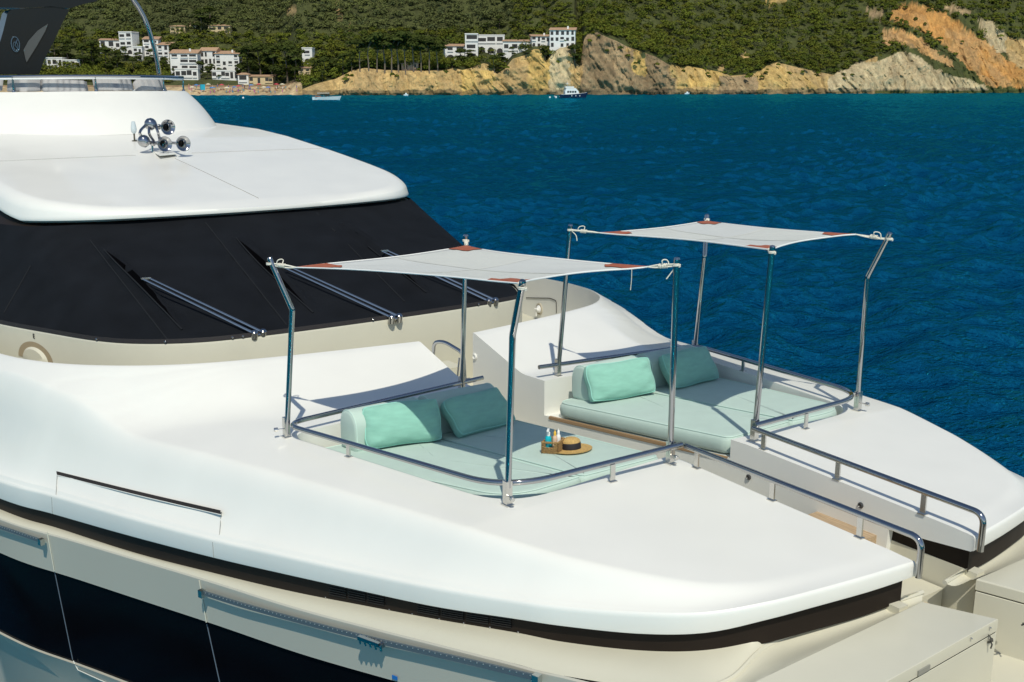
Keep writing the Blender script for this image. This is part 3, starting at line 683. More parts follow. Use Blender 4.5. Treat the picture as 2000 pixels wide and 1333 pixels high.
def roof_base(x, y):   # rim height under the brow
    return np.interp(x, [-24, -14, -11, -9.4], [7.55, 7.33, 6.94, 7.03])
rimz = roof_base(Rq[:, 0], 0) 
rowsR = []
cen = np.stack([np.maximum(-24, np.minimum(Rq[:, 0] - 1.2, -10.8)), np.zeros(241), np.zeros(241)], 1)
for t in np.r_[np.linspace(0, .9, 26), np.linspace(.91, 1, 14)]:
    P = cen * (1 - t) + Rq * t; rowsR.append(P)
Rg = np.stack(rowsR, 1); dR = np.linalg.norm(Rg[..., :2] - Rq[:, None, :2], axis=2)
ztop = zroof(Rg[..., 0], Rg[..., 1]); rr_ = .26; q = np.clip(dR / rr_, 0, 1)
Rg[..., 2] = (rimz[:, None] + .06) + (ztop - rimz[:, None] - .06) * np.sqrt(np.clip(1 - (1 - q) ** 2, 0, 1))
under = []
for dn, dz in ((.012, .03), (.008, .0), (-.05, -.035), (-.4, -.03), (-1.2, .1)):
    P = Rq.copy(); P[:, :2] += nr_ * dn; P[:, 2] = rimz + dz; under.append(P)
Rg = np.concatenate([Rg, np.stack(under, 1)], 1)
MB().grid(Rg).mk('wheelhouse_roof', M_white, YA, angle=40)
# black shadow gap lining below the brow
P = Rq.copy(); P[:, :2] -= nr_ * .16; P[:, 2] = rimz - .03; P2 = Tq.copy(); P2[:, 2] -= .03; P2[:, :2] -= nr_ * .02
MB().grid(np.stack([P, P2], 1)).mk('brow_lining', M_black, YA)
def roofline(pts, wd=.012, name='roof_joint', m=None):
    Q = []
    for (x, y) in pts: Q.append((x, y, zroof(np.array(x), np.array(y)) + .001))
    Q = resample(np.array(Q), 40); Q[:, 2] = zroof(Q[:, 0], Q[:, 1]) + .0005
    return MB().tube(Q, wd / 2, 6).mk(name, m or M_seam, YA)
roofline([(-14.2, -3.2), (-14.2, -.55)]); roofline([(-14.2, .5), (-14.2, 3.2)]); roofline([(-13.7, 0), (-9.9, 0)])
# air horns on a base plate
zr = zroof(np.array(-14.3), np.array(0.)); hb = np.array([-14.3, 0.0, float(zr)])
Pq = [U(275, 287, z=float(zr)), U(312, 305, z=float(zr)), U(345, 302, z=float(zr)), U(308, 283, z=float(zr))]
horn = empty('air_horn', tuple(U(305, 290, z=float(zr)))); horn.parent = YA; horn.location = Vector(U(305, 290, z=float(zr))) - YA.location
mb = MB(); cc = sum(Pq) / 4; lv = [[p for p in Pq], [p + np.array([0, 0, .02]) for p in Pq], [cc + (p - cc) * .9 + np.array([0, 0, .028]) for p in Pq]]
mb.grid(np.array(lv), wrap=True); mb.F.append(tuple(range(8, 12))); mb.mk('horn_base', M_white, horn, smooth=False)
def trumpet(mouth_px, depth_x, back=.75, rad=.135):
    P_ = U(*mouth_px, x=depth_x); ax = np.array([1.0, .06, .02]); ax /= np.linalg.norm(ax)
    prof = [(.035, -back), (.05, -back + .02), (.05, -back + .08), (.024, -back + .1), (.026, -.4), (.032, -.22), (.045, -.11), (.085, -.05), (rad, -.01), (rad + .006, .0), (rad, .006), (.095, -.02), (.055, -.07), (.03, -.16), (.01, -.17)]
    MB().lathe(prof, P_, ax, 28).mk('trumpet', M_chrome, horn)
    MB().lathe([(.001, -.168), (.034, -.13), (.0345, -.12), (.001, -.13)], P_, ax, 16, cap=False).mk('trumpet_throat', M_black, horn)
    return P_ - ax * back, P_
ends = [trumpet((328, 249), -14.1, .5), trumpet((322, 282), -13.9, .62), trumpet((358, 281), -13.75, .9)]
mb = MB()
domes = [U(294, 243, x=-14.5), U(281, 276, x=-14.35)]
for d0 in domes: mb.lathe([(.02, -.11), (.08, -.09), (.112, -.03), (.115, .02), (.1, .06), (.06, .1), (.01, .115)], d0, (-.5, -.6, .6), 20)
b1, b2, b3 = ends[0][0], ends[1][0], ends[2][0]
mb.tube([b1, domes[0]], .035, 8); mb.tube([b2, domes[1]], .035, 8); mb.tube([b3, b2], .03, 8)
for s in (-1, 0, 1):
    mb.tube(smooth_curve([domes[0] + [0, s * .08, 0], domes[0] * .5 + domes[1] * .5 + [.1, s * .17, 0], b2 + [.1, s * .12, .05]], 10), .026, 8)
mb.tube([ends[1][1] - [.12, 0, 0], [ends[1][1][0] - .12, ends[1][1][1], zr + .02]], .014, 8); mb.tube([b2, [b2[0], b2[1], zr + .02]], .02, 8); MB().tube([b3 + [.2, 0, 0], [b3[0] + .2, b3[1], zr + .02]], .014, 8).mk('horn_leg', M_chrome, horn)
mb.box([ends[1][1][0] - .12, ends[1][1][1], zr + .012], (.1, .09, .02)); mb.mk('horn_bracket', M_chrome, horn)
# glass lamp on a stalk beside the horns
def on_roof(px, py):
    z = 7.6
    for _ in range(30): P = U(px, py, z=z); z = .5 * z + .5 * float(zroof(P[0], P[1]))
    return P
P_ = on_roof(263, 276)
lamp = empty('deck_lamp', tuple(P_)); lamp.parent = YA; lamp.location = Vector(P_) - YA.location
MB().lathe([(.055, 0), (.055, .012), (.018, .02), (.016, .14), (.024, .145)], P_, (0, 0, 1), 14).mk('lamp_stalk', mat('dark_bronze', (.12, .11, .08), .4, .6), lamp)
MB().lathe([(.022, .145), (.05, .18), (.056, .22), (.054, .26), (.042, .33), (.034, .38), (.002, .385)], P_, (0, 0, 1), 16).mk('lamp_glass', mat('pale_glass', (.70, .78, .80), .06, trans=.25, coat=.6), lamp)

# -- flybridge coaming, rail and cushions, mast arch
Cb = [(-24, 3.0, 7.86), (-20.2, 3.0, 7.86), (-19.2, 2.92, 7.86), (-18.5, 2.6, 7.86), (-17.8, 2.0, 7.86), (-17.2, 1.1, 7.86), (-16.95, 0, 7.86)]
Ct = [(-24, 2.62, 8.63), (-20.8, 2.62, 8.63), (-20.0, 2.52, 8.635), (-19.5, 2.25, 8.64), (-19.0, 1.75, 8.65), (-18.5, .95, 8.66), (-18.34, 0, 8.665)]
def sym_(h): return np.array([(x, -b, z) for x, b, z in h] + [(x, b, z) for x, b, z in h[-2::-1]])
cbq, ctq = param(sym_(Cb), [0, 2, 3, 6, 9, 10, 12]), param(sym_(Ct), [0, 2, 3, 6, 9, 10, 12])
tc_ = np.gradient(ctq[:, :2], axis=0); tc_ /= np.linalg.norm(tc_, axis=1)[:, None]; nc_ = np.stack([tc_[:, 1], -tc_[:, 0]], 1)
rowsC = []
for t in np.linspace(0, 1, 14): P = cbq * (1 - t) + ctq * t; P[:, 2] += .06 * math.sin(math.pi * t) - .03 * (1 - t) ** 4; rowsC.append(P)
for dn, dz in ((-.02, .012), (-.06, .018), (-.16, .018), (-.18, 0), (-.18, -.7)): P = ctq.copy(); P[:, :2] += nc_ * dn; P[:, 2] += dz; rowsC.append(P)
MB().grid(np.stack(rowsC, 1)).mk('flybridge_coaming', M_white, YA, angle=40)
rl = ctq.copy(); rl[:, :2] -= nc_ * .07; rl[:, 2] += .335
rail = empty('flybridge_rail', (-18.4, 0, 8.7)); rail.parent = YA; rail.location = Vector((-18.4, 0, 8.7)) - YA.location
MB().tube(rl[30:211], .03, 10).mk('top_rail', M_chrome, rail)
r2_ = rl.copy(); r2_[:, 2] -= .045; MB().tube(r2_[30:211], .022, 8).mk('mid_rail', mat('white_rail_strip', (.8, .8, .78), .4), rail)
def on_rail(px):
    v = rl - CP; Xp = 1000 + FPX * (v @ RV) / (v @ DV); return int(np.argmin(np.abs(Xp[:190] - px)))
mb = MB()
for px in (-160, 25, 184, 318, 362):
    i = on_rail(px); 
    o_ = MB().tube([rl[i] - [0, 0, .03], np.r_[rl[i][:2], ctq[i][2] + .015]], .022, 8).mk('stanchion', M_chrome, rail)
    MB().lathe([(.04, 0), (.04, .015), (.025, .04)], np.r_[rl[i][:2], ctq[i][2] + .015], (0, 0, 1), 12).mk('rail_foot', M_chrome, rail)
# cushions leaning inside the rail
def cushion_row():
    spec = [(-90, -5, .30, 'plain grey flybridge cushion at the far left edge behind the rail'), (4, 70, .30, 'grey flybridge cushion just left of the gap at the second stanchion'), (74, 176, .26, 'lower grey flybridge cushion with dark piping, slumped between two stanchions'),
            (184, 270, .30, 'wide grey flybridge cushion standing right of the middle stanchion'), (272, 336, .28, 'striped grey flybridge cushion leaning at the right end of the rail')]
    for a0, a1, h, lab in spec:
        i0, i1 = on_rail(max(a0, -160)), on_rail(a1); n_ = 24
        base = np.array([ctq[int(round(i))] for i in np.linspace(i0, i1, n_)]); nn_ = np.array([nc_[int(round(i))] for i in np.linspace(i0, i1, n_)])
        mb = MB(); rings = []
        for j in range(n_):
            u = j / (n_ - 1); e = (1 - (2 * u - 1) ** 8) ** .5 if 0 < u < 1 else .03
            ring = []
            for a_ in np.linspace(0, 2 * math.pi, 18, endpoint=False):
                cx, cy = math.cos(a_), math.sin(a_); sx = math.copysign(abs(cx) ** .5, cx); sy = math.copysign(abs(cy) ** .5, cy)
                off = -.26 + .07 * sx * e - .05 * sy; zz = h / 2 + .02 + (h / 2) * sy * (.8 + .2 * e) - (.04 * u if 'slumped' in lab else 0) - (.1 * (2 * u - 1) ** 4 if 'leaning' in lab else 0)
                ring.append(np.r_[base[j][:2] + nn_[j] * off, base[j][2] + zz])
            rings.append(ring)
        b_ = len(mb.V); mb.grid(np.array(rings), wrap=True); mb.F += [tuple(range(18))[::-1], tuple((n_ - 1) * 18 + k for k in range(18))]
        t_ = empty('flybridge_cushion', tuple(base[n_ // 2] + [0, 0, .02]), lab, 'cushion', 'grey cushions behind the flybridge rail')
        mb.mk('cushion_body', M_grey, t_, angle=0)
        pp = np.array([r[5] for r in rings]); MB().tube(pp[1:-1], .009, 6).mk('cushion_piping', mat('dark_piping', (.10, .10, .10), .8), t_)
cushion_row()
# seat base behind rail so nothing shows through, rounded white moulding at the right end
P = ctq.copy(); P[:, :2] -= nc_ * .19; P[:, 2] = 8.62; P1 = P.copy(); P1[:, :2] -= nc_ * .7
MB().grid(np.stack([P[20:221], P1[20:221]], 1)).mk('flybridge_seat', M_white, YA)
# mast arch: smoked black leg with a grey sheet painting a reflection, beam above and a round emblem
def arch_solid(name, outl, xd, thick, m, parent):
    P = np.array([U(px, py, x=xd) for px, py in outl]); n = len(P); V = np.vstack([P, P + [-thick, 0, 0]])
    return mk(name, V, [tuple(range(n))[::-1], tuple(range(n, 2 * n))] + [(i, (i + 1) % n, n + (i + 1) % n, n + i) for i in range(n)], m, parent, smooth=False)
ma = empty('mast_arch', (-20.5, -2.5, 8.6)); ma.parent = YA; ma.location = Vector((-20.5, -2.5, 8.6)) - YA.location
XM = -20.5
leg = [(-60, 146), (-40, 100), (0, 82), (6, 62), (15, 25), (22, 19), (60, 16), (105, 14), (136, 19), (122, 45), (104, 84), (88, 114), (76, 146)]
arch_solid('arch_leg', leg, XM, .6, M_smoke, ma)
arch_solid('arch_beam', [(-80, -40), (220, -40), (205, -8), (188, 3), (160, 9), (136, 17), (100, 13), (50, 15), (-80, 15)], XM + .02, .9, M_smoke, ma)
arch_solid('arch_reflection', [(46, 98), (56, 80), (74, 60), (94, 47), (88, 62), (72, 90), (52, 122), (50, 116)], XM + .03, .02, mat('grey_reflection', (.085, .085, .08), .35), ma)
mb = MB(); em = empty('arch_emblem', tuple(U(30, 88, x=XM + .03))); em.parent = ma; em.location = Vector(U(30, 88, x=XM + .03)) - Vector((-20.5, -2.5, 8.6))
cE = U(30, 87, x=XM + .02)
mb.tube([cE + np.array([0, .085 * math.cos(a_), .16 * math.sin(a_)]) for a_ in np.linspace(0, 2 * math.pi, 28, endpoint=False)], .012, 6, closed=True)
mb.tube([cE + np.array([0, .05 * math.cos(a_), -.04 + .09 * math.sin(a_)]) for a_ in np.linspace(0, 2 * math.pi, 22, endpoint=False)], .009, 6, closed=True)
mb.tube([cE + np.array([0, .05, .10]), cE + np.array([0, -.01, -.02]), cE + np.array([0, .05, -.12])], .009, 6); mb.mk('emblem_ring', mat('steel_blue', (.16, .22, .28), .25, .8), em)
# chrome support tube of the hardtop
q_ = [(248, -30), (258, -4), (270, 14), (282, 36), (292, 62), (300, 90), (307, 120), (311, 146)]
MB().tube(smooth_curve([U(a_, b_, x=-19.6 - .01 * k) for k, (a_, b_) in enumerate(q_)], 40), .052, 12).mk('hardtop_tube', M_chrome, YA)

# -- coaming handrail, aisle rails, bed rails, wall lights
def tubepart(name, pts, r, m=M_chrome, parent=YA, n=12): return MB().tube(pts, r, n).mk(name, m, parent, angle=60)
RAO, RAI, RFO, RFI = np.array([-2.99, -2.70, 5.80]), np.array([-3.10, -.65, 5.845]), np.array([-.13, -2.13, 5.955]), np.array([0.0, -.51, 6.0])
def post(parent, P, h, ax=(1, 0, 0), w_=.045):
    ax = np.asarray(ax, float); ax /= np.linalg.norm(ax); mb = MB(); mb.box(P - [0, 0, h / 2 + .012], (w_, .016, h), (ax, np.cross([0, 0, 1.], ax), (0, 0, 1)))
    mb.box(P - [0, 0, h + .006], (w_ * 1.5, .05, .008), (ax, np.cross([0, 0, 1.], ax), (0, 0, 1))); return mb.mk('stanchion', M_brush, parent, smooth=False)
def deckz(x, y):
    Gt = G[:, 2:2 + NV].reshape(-1, 3); return Gt[np.argmin((Gt[:, 0] - x) ** 2 + (Gt[:, 1] + abs(y)) ** 2), 2]
for s in (-1, 1):
    mir = np.array([1, -s, 1])
    br = empty('bed_rail', (-1.5, s * 1.6, 5.8)); br.parent = YA; br.location = Vector((-1.5, s * 1.6, 5.8)) - YA.location
    pts = fillet([RAI + [.0, .27, .02], RAO + [-.03, -.03, 0], RFO + [.03, -.06, 0], RFI + [.02, .06, 0]], [0, .26, .45, 0], 14)
    tubepart('top_rail', pts * mir, .025, parent=br)
    for t in (.33,):
        P = RAO * (1 - t) + RFO * t + np.array([0, -.03, 0]); post(br, P * mir, P[2] - deckz(P[0], P[1]) - .01, (RFO - RAO) * mir)
    P = RFO * .42 + RFI * .58 + np.array([.045, 0, 0]); post(br, P * mir, P[2] - deckz(P[0], P[1]) - .01, (RFI - RFO) * mir)
    ar = empty('aisle_rail', (1.1, s * .42, 5.9)); ar.parent = YA; ar.location = Vector((1.1, s * .42, 5.9)) - YA.location
    a0, a1 = np.array([.03, -.415, 5.985]), np.array([2.30, -.375, 5.945])
    tubepart('top_rail', fillet([a0, a1, a1 + [.0, 0, -.29]], [0, .09, 0], 10) * mir, .024, parent=ar)
    for t in (.06, .42, .78):
        P = a0 * (1 - t) + a1 * t; post(ar, P * mir, P[2] - deckz(P[0], P[1] - .02) - .01, (1, 0, 0))
for px, py in ((928, 697), (1463, 932), (1682, 987)):
    P_ = U(px, py, y=.38); sc_ = 1.0 if px < 1000 else .62; MB().lathe([(.04 * sc_, 0), (.042 * sc_, .012), (.028 * sc_, .02), (.02 * sc_, .012)], P_, (0, -1, 0), 18).mk('wall_fitting', M_white if px < 1000 else mat('dark_lens', (.05, .05, .05), .3), YA)
hr = [U(845, 705, y=-.36), U(848, 668, y=-.36), U(868, 668, y=-.30), U(905, 690, y=-.2), U(908, 742, y=-.2)]
tubepart('coaming_handrail', fillet(hr, .08, 8), .022)
tubepart('coaming_handrail', fillet([U(897, 700, y=-.30), U(893, 742, y=-.30), U(918, 740, y=-.25)], .03, 5), .01)

# ------------------------------------------------------------------ sunshades (poles, canopy, ropes)
TOP = {'AO': (-2.98, -2.80, 7.41), 'AI': (-2.95, -.68, 7.45), 'FO': (.05, -2.15, 7.59), 'FI': (.0, -.57, 7.6)}
BEND = {'AO': (-2.85, -2.66, 6.94), 'FO': (-.13, -2.11, 7.15)}
BASE = {'AO': (-3.00, -2.71, 0), 'AI': (-3.10, -.65, 0), 'FO': (-.15, -2.14, 0), 'FI': (-.04, -.52, 0)}
def sunshade(s):
    mir = np.array([1, -s, 1])
    lab = ('white square canopy on four steel poles over the near sunbed with the hat', 'white square canopy on four steel poles over the far sunbed by the sea')[s > 0]
    t_ = empty('sunshade', (-1.5, s * 1.5, 5.7), lab, 'sunshade', 'canopies over the sunbeds')
    for k in TOP:
        b = np.array(BASE[k]); b[2] = deckz(b[0], b[1]) if k != 'AI' else deckz(b[0] - .15, b[1]); P = [b] + ([np.array(BEND[k])] if k in BEND else []) + [np.array(TOP[k])]
        P = np.array(P)
        if k in BEND: P = fillet(P, .02, 4)
        o_ = MB().tube(P * mir, .026, 14).mk('pole', M_chrome, t_, angle=60)
        MB().lathe([(.027, -.002), (.022, .010), (.006, .014)], P[-1] * mir, (P[-1] - P[-2]) * mir, 12).mk('pole_cap', M_chrome, o_)
        mb = MB(); mb.box((b + [0, 0, .1]) * mir, (.055, .055, .20)); mb.box((b + [0, 0, .006]) * mir, (.09, .07, .01)); mb.mk('pole_socket', M_brush, t_, smooth=False)
        kd = np.array([1., -.25, 0]) if k[0] == 'F' else np.array([-.3, -1., 0]); kd /= np.linalg.norm(kd)
        if k == 'AI': continue
        kb = b + kd * .028 + np.array([0, 0, .085]); MB().lathe([(.007, 0), (.007, .05), (.02, .052), (.02, .085), (.016, .09)], kb * mir, kd * mir, 10).mk('thumb_screw', M_brush, t_)
    # canvas: concave edges, slight sag and twist
    pull = {'AO': .26, 'AI': .09, 'FO': .10, 'FI': .24} if s < 0 else {'AO': .10, 'AI': .34, 'FO': .32, 'FI': .10}
    dz = {'AO': -.07, 'AI': -.09, 'FO': -.03, 'FI': -.08}
    if s > 0: dz = {'AO': -.06, 'AI': -.06, 'FO': -.03, 'FI': -.04}
    C4 = {k: np.array(TOP[k]) for k in TOP}; ctr = sum(C4.values()) / 4
    for k in C4:
        d_ = ctr - C4[k]; d_[2] = 0; C4[k] = C4[k] + d_ / np.linalg.norm(d_) * pull[k] + np.array([0, 0, dz[k]])
    n_ = 33; uu = np.linspace(0, 1, n_); P = np.zeros((n_, n_, 3))
    for i, u in enumerate(uu):
        for j, v in enumerate(uu):
            bow_u = .055 * 4 * v * (1 - v); bow_v = .075 * 4 * u * (1 - u)
            u2 = u + bow_u * (1 - 2 * u); v2 = v + bow_v * (1 - 2 * v)
            p = C4['AO'] * (1 - u2) * (1 - v2) + C4['FO'] * u2 * (1 - v2) + C4['AI'] * (1 - u2) * v2 + C4['FI'] * u2 * v2
            p = p + np.array([0, 0, -.045 * (16 * u * (1 - u) * v * (1 - v))]) + np.array([0, 0, .006 * math.sin(9 * (u + v)) * (u * (1 - u) + v * (1 - v))]); P[i, j] = p
    Q = P * mir
    for a_ in (0, -1):
        for b_ in (0, -1):
            i_, j_ = np.meshgrid(np.arange(n_), np.arange(n_), indexing='ij'); di_, dj_ = np.abs(i_ - (n_ - 1) * (a_ != 0)), np.abs(j_ - (n_ - 1) * (b_ != 0)); rr_ = np.hypot(di_, dj_) + 1e-6; th_ = np.arctan2(dj_, di_)
            Q[..., 2] += .010 * np.sin(th_ * 9 + a_ + 2 * b_) * np.clip(rr_ / 4, 0, 1) * np.exp(-rr_ / 8)
    cv = MB().grid(Q).mk('canopy', M_canvas, t_, angle=0)
    cv.data.materials.append(M_canvas2)
    for p_ in cv.data.polygons:
        i_, j_ = divmod(p_.index, n_ - 1); p_.material_index = int((i_ < (n_ - 1) // 2) == (j_ < (n_ - 1) // 2))
    md = cv.modifiers.new('s', 'SOLIDIFY'); md.thickness = .003
    # stitched seams in a cross and the hem
    for L in (Q[n_ // 2, 1:-1], Q[1:-1, n_ // 2]):
        mb = MB(); tdir = np.gradient(L, axis=0); sd = np.cross(tdir, [0, 0, 1.]); sd /= np.linalg.norm(sd, axis=1)[:, None]
        mb.grid(np.stack([L + sd * .02 + [0, 0, .004], L - sd * .02 + [0, 0, .004]], 1)); o_ = mb.mk('seam', M_canvas, cv); 
    hem = np.vstack([Q[:, 0], Q[-1, 1:], Q[-2::-1, -1], Q[0, -2:0:-1]]); MB().tube(hem, .007, 6, closed=True).mk('hem', mat('hem_white', (.8, .8, .78), .8), cv)
    # leather corner patches on both faces
    for k, (i, j, di, dj) in {'AO': (0, 0, 1, 1), 'FO': (n_ - 1, 0, -1, 1), 'AI': (0, n_ - 1, 1, -1), 'FI': (n_ - 1, n_ - 1, -1, -1)}.items():
        def pt(a, b):   # fractional grid position near this corner
            fi, fj = i + di * a, j + dj * b; i0, j0 = int(np.clip(math.floor(fi), 0, n_ - 2)), int(np.clip(math.floor(fj), 0, n_ - 2)); a_, b_ = fi - i0, fj - j0
            return Q[i0, j0] * (1 - a_) * (1 - b_) + Q[i0 + 1, j0] * a_ * (1 - b_) + Q[i0, j0 + 1] * (1 - a_) * b_ + Q[i0 + 1, j0 + 1] * a_ * b_
        Rr = 4.5; NN = 9
        gp = np.array([[pt(r_ * math.cos(f) ** .8 if math.cos(f) > 1e-6 else 0, r_ * max(math.sin(f), 0) ** .8) for f in np.linspace(0, math.pi / 2, NN)] for r_ in np.linspace(.02, Rr, 6)])
        mb = MB(); mb.grid(gp + [0, 0, .007]); mb.grid(gp - [0, 0, .007]); mb.mk('corner_patch', M_leather, cv, angle=0)
        # rope lashing from the corner to the pole top
        a, b = C4[k] * mir, (np.array(TOP[k]) + [0, 0, -.05]) * mir; rr = random.Random(sum(map(ord, k)) + s); mb = MB(); L = np.linalg.norm(b - a)
        for q in range(4):
            o1 = np.array([rr.uniform(-.012, .012) for _ in range(3)]); mb.tube(smooth_curve([a, a * .6 + b * .4 + o1 * 1.5, b + o1], 8), .006, 6)
        ax = (b - a) / L; sd = np.cross(ax, [0, 0, 1.]); sd /= np.linalg.norm(sd); up = np.cross(sd, ax)
        for c_, n_t in ((.55 if L > .2 else .5, 5), (1.0, 2)):
            c0 = a * (1 - c_) + b * c_; turns = []
            A1, A2_, A3 = (ax, sd, up) if c_ < 1 else (np.array([0, 0, 1.]), np.array([1., 0, 0]), np.array([0, 1., 0]))
            for q in np.linspace(0, 1, n_t * 10): turns.append(c0 + A1 * (q - .5) * (.07 if c_ < 1 else .022) + (A2_ * math.cos(q * n_t * 6.283) + A3 * math.sin(q * n_t * 6.283)) * (.016 if c_ < 1 else .030))
            mb.tube(turns, .006, 6)
        e = b + ax * .0; mb.tube(smooth_curve([e, e - ax * .05 + [.01, .01, -.05], e - ax * .08 + [.0, .0, -.11]], 8), .005, 6)
        if L > .2: mb.tube(smooth_curve([a * .45 + b * .55, a * .45 + b * .55 + up * .05 + sd * .03, a * .3 + b * .7 + up * .045, a * .25 + b * .75], 10), .005, 6)
        mb.mk('rope', M_rope, t_)
    if s < 0:   # loose thread hanging from the inner front patch
        P_ = U(1234, 524, y=-.62); MB().tube(smooth_curve([P_, P_ + [0, 0, -.1], P_ + [-.006, .0, -.16], P_ + [-.004, -.004, -.19]], 10), .003, 5).mk('thread', M_rope, t_)
    return t_
sunshade(-1); sunshade(1)

# ------------------------------------------------------------------ mattress pads, bolsters, pillows
def mtop(x): return 5.845 + .112 * x
def pad(name, outline, lab, s, group, m=M_mint, thick=.165, seedv=1):
    P = resample(np.vstack([outline, outline[:1]]), 121)[:-1]; c = P.mean(axis=0); mir = np.array([1, -s, 1]); mb = MB(); rings = []
    tg = np.roll(P, -1, 0) - np.roll(P, 1, 0); tg /= np.linalg.norm(tg, axis=1)[:, None]; nn = np.stack([tg[:, 1], -tg[:, 0]], 1)
    if (nn * (P - c)).sum() < 0: nn = -nn
    def ring(ins, h):
        Q = P - nn * ins; z = mtop(Q[:, 0]) - thick + h * thick; return np.c_[Q, z]
    for ins, h in ((.03, 0.0), (.008, .06), (0, .2), (-.006, .45), (-.002, .7), (.008, .84), (.022, .93), (.045, .985), (.08, 1.0)): rings.append(ring(ins, h))
    last = rings[-1]
    for t in (.25, .5, .75, .9):
        Q = last * (1 - t) + np.r_[c, 0] * t; Q[:, 2] = mtop(Q[:, 0]) + .012 * math.sin(t * 1.5) + .006 * (fbm(Q[:, 0] * 5, Q[:, 1] * 5, 2, seedv) - .5); rings.append(Q)
    G_ = np.array(rings) * mir; n = len(P); mb.grid(G_, wrap=True); k = len(mb.V); mb.V.append(tuple(np.r_[c, mtop(c[0]) + .012] * mir)); b0 = (len(rings) - 1) * n
    mb.F += [(b0 + i, b0 + (i + 1) % n, k) for i in range(n)]; mb.F.append(tuple(range(n))[::-1])
    t_ = empty(name, tuple(np.r_[c, mtop(c[0]) - thick] * mir), lab, 'mattress', group)
    mb.mk('mattress_body', m, t_, angle=0)
    pr = ring(-.004, .5) * mir; pr2 = ring(.022, .95) * mir
    MB().tube(pr2 + [0, 0, .001], .0055, 6, closed=True).mk('piping', mat('mint_piping', (.56, .72, .65), .85), t_)
    return t_
ym0, ym1 = -1.42, -1.30
def yline(x): return np.interp(x, [-2.9, -.3], [ym0, ym1])
for s in (-1, 1):
    w1 = ('near sunbed under the hat and basket', 'far sunbed next to the sea')[s > 0]
    outer = fillet([(-2.90, yline(-2.87) - .004), (-2.96, -2.63), (-.20, -2.085), (-.26, yline(-.4) - .004)], [0, .28, .42, 0], 12)
    outer = np.vstack([outer]); outer = fillet(np.vstack([outer[-1:] + [-.0, -.05], outer, outer[:1] + [0, -.05]]), 0.0, 2)[1:-1] if False else outer
    pad('mattress_pad', outer, 'pale mint outboard mattress half of the ' + w1, s, 'mint sunbed mattresses', seedv=3)
    innr = fillet([(-2.87, yline(-2.87) + .004), (-.26, yline(-.4) + .004), (-.24, -.41), (-2.84, -.39), (-2.87, yline(-2.87) + .004)], [0, .05, .10, .22, 0], 10)[:-1]
    pad('mattress_pad', innr, 'pale mint aisle side mattress half of the ' + w1, s, 'mint sunbed mattresses', seedv=8)
    # tan base trim under the open aisle side
    mb = MB(); xx = np.linspace(-2.9, -.22, 20); g = []
    for dy, dz in ((-.40, -.175), (-.372, -.178), (-.368, -.205), (-.385, -.22)): g.append(np.array([(x, dy, mtop(x) + dz) for x in xx]) * [1, -s, 1])
    mb.grid(np.stack(g, 1)).mk('bed_trim', mat('tan_trim', (.30, .19, .10), .6), YA)
def softbox(L, Hh, D, n_u=40, n_v=40, ex=2.3, pinch=.07, sd=0):
    """pillow: two puffed sheets, pinched corners; local x=length, y=height, z=thickness"""
    u = np.sin(np.linspace(-1, 1, n_u) * math.pi / 2); v = np.sin(np.linspace(-1, 1, n_v) * math.pi / 2); Ug, Vg = np.meshgrid(u, v, indexing='ij')
    th = (np.clip(1 - np.abs(Ug) ** ex, 0, 1) * np.clip(1 - np.abs(Vg) ** ex, 0, 1)) ** .5
    rc = 1 - .075 * (Ug * Vg) ** 4; x = L / 2 * Ug * (1 - .03 * (1 - Vg ** 2)) * rc + .006 * np.sin(Vg * 5 + sd); y = Hh / 2 * Vg * (1 - .04 * (1 - Ug ** 2)) * rc + .006 * np.sin(Ug * 4 + sd * 1.7); th = .26 + .74 * th
    wr = (fbm(Ug * 2.2 + 5 + sd, Vg * 2.2, 3, sd) - .5) * .12
    wr2 = .10 * np.exp(-((np.abs(Ug) - .8) / .15) ** 2) * np.sin(Vg * 7 + sd) + .07 * np.exp(-((np.abs(Vg) - .8) / .15) ** 2) * np.sin(Ug * 9 + sd * 2)
    f = np.stack([x, y, D / 2 * th * (1 + wr + wr2)], 2); b = np.stack([x, y, -D / 2 * th * (1 - wr)], 2); return f, b
def pillow(c, xdir, lean, L, Hh, D, lab, sd):
    xdir = np.asarray(xdir, float); xdir /= np.linalg.norm(xdir); back = np.cross([0, 0, 1.], xdir); back /= np.linalg.norm(back)
    if back[0] > 0: back = -back
    up = np.array([0, 0, 1.]) * math.cos(lean) + back * math.sin(lean); nz = np.cross(xdir, up); c = np.asarray(c, float)
    f, b = softbox(L, Hh, D, sd=sd); tw = lambda P: c + P[..., :1] * xdir + P[..., 1:2] * up + P[..., 2:3] * nz
    mb = MB(); mb.grid(tw(f)); mb.grid(tw(b)[:, ::-1])
    rim_ = lambda q: np.concatenate([q[:, 0], q[-1, 1:], q[-2::-1, -1], q[0, -2:0:-1]])
    rf_, rb_ = rim_(tw(f)), rim_(tw(b)); rf_, rb_ = np.vstack([rf_, rf_[:1]]), np.vstack([rb_, rb_[:1]]); cen_ = rf_.mean(0); mid_ = (rf_ + rb_) / 2; mid_ = mid_ + (mid_ - cen_) / np.linalg.norm(mid_ - cen_, axis=1)[:, None] * .012; mb.grid(np.stack([rf_, mid_, rb_], 1))
    t_ = empty('pillow', tuple(c - up * Hh / 2), lab, 'pillow', 'teal pillows on the sunbeds'); o = mb.mk('pillow_body', M_teal, t_, angle=0)
    ed = tw(np.concatenate([f[:, 0], f[-1, 1:], f[-2::-1, -1], f[0, -2:0:-1]])); MB().tube(ed, .008, 6, closed=True).mk('piping', mat('teal_piping', (.30, .62, .53), .85), t_)
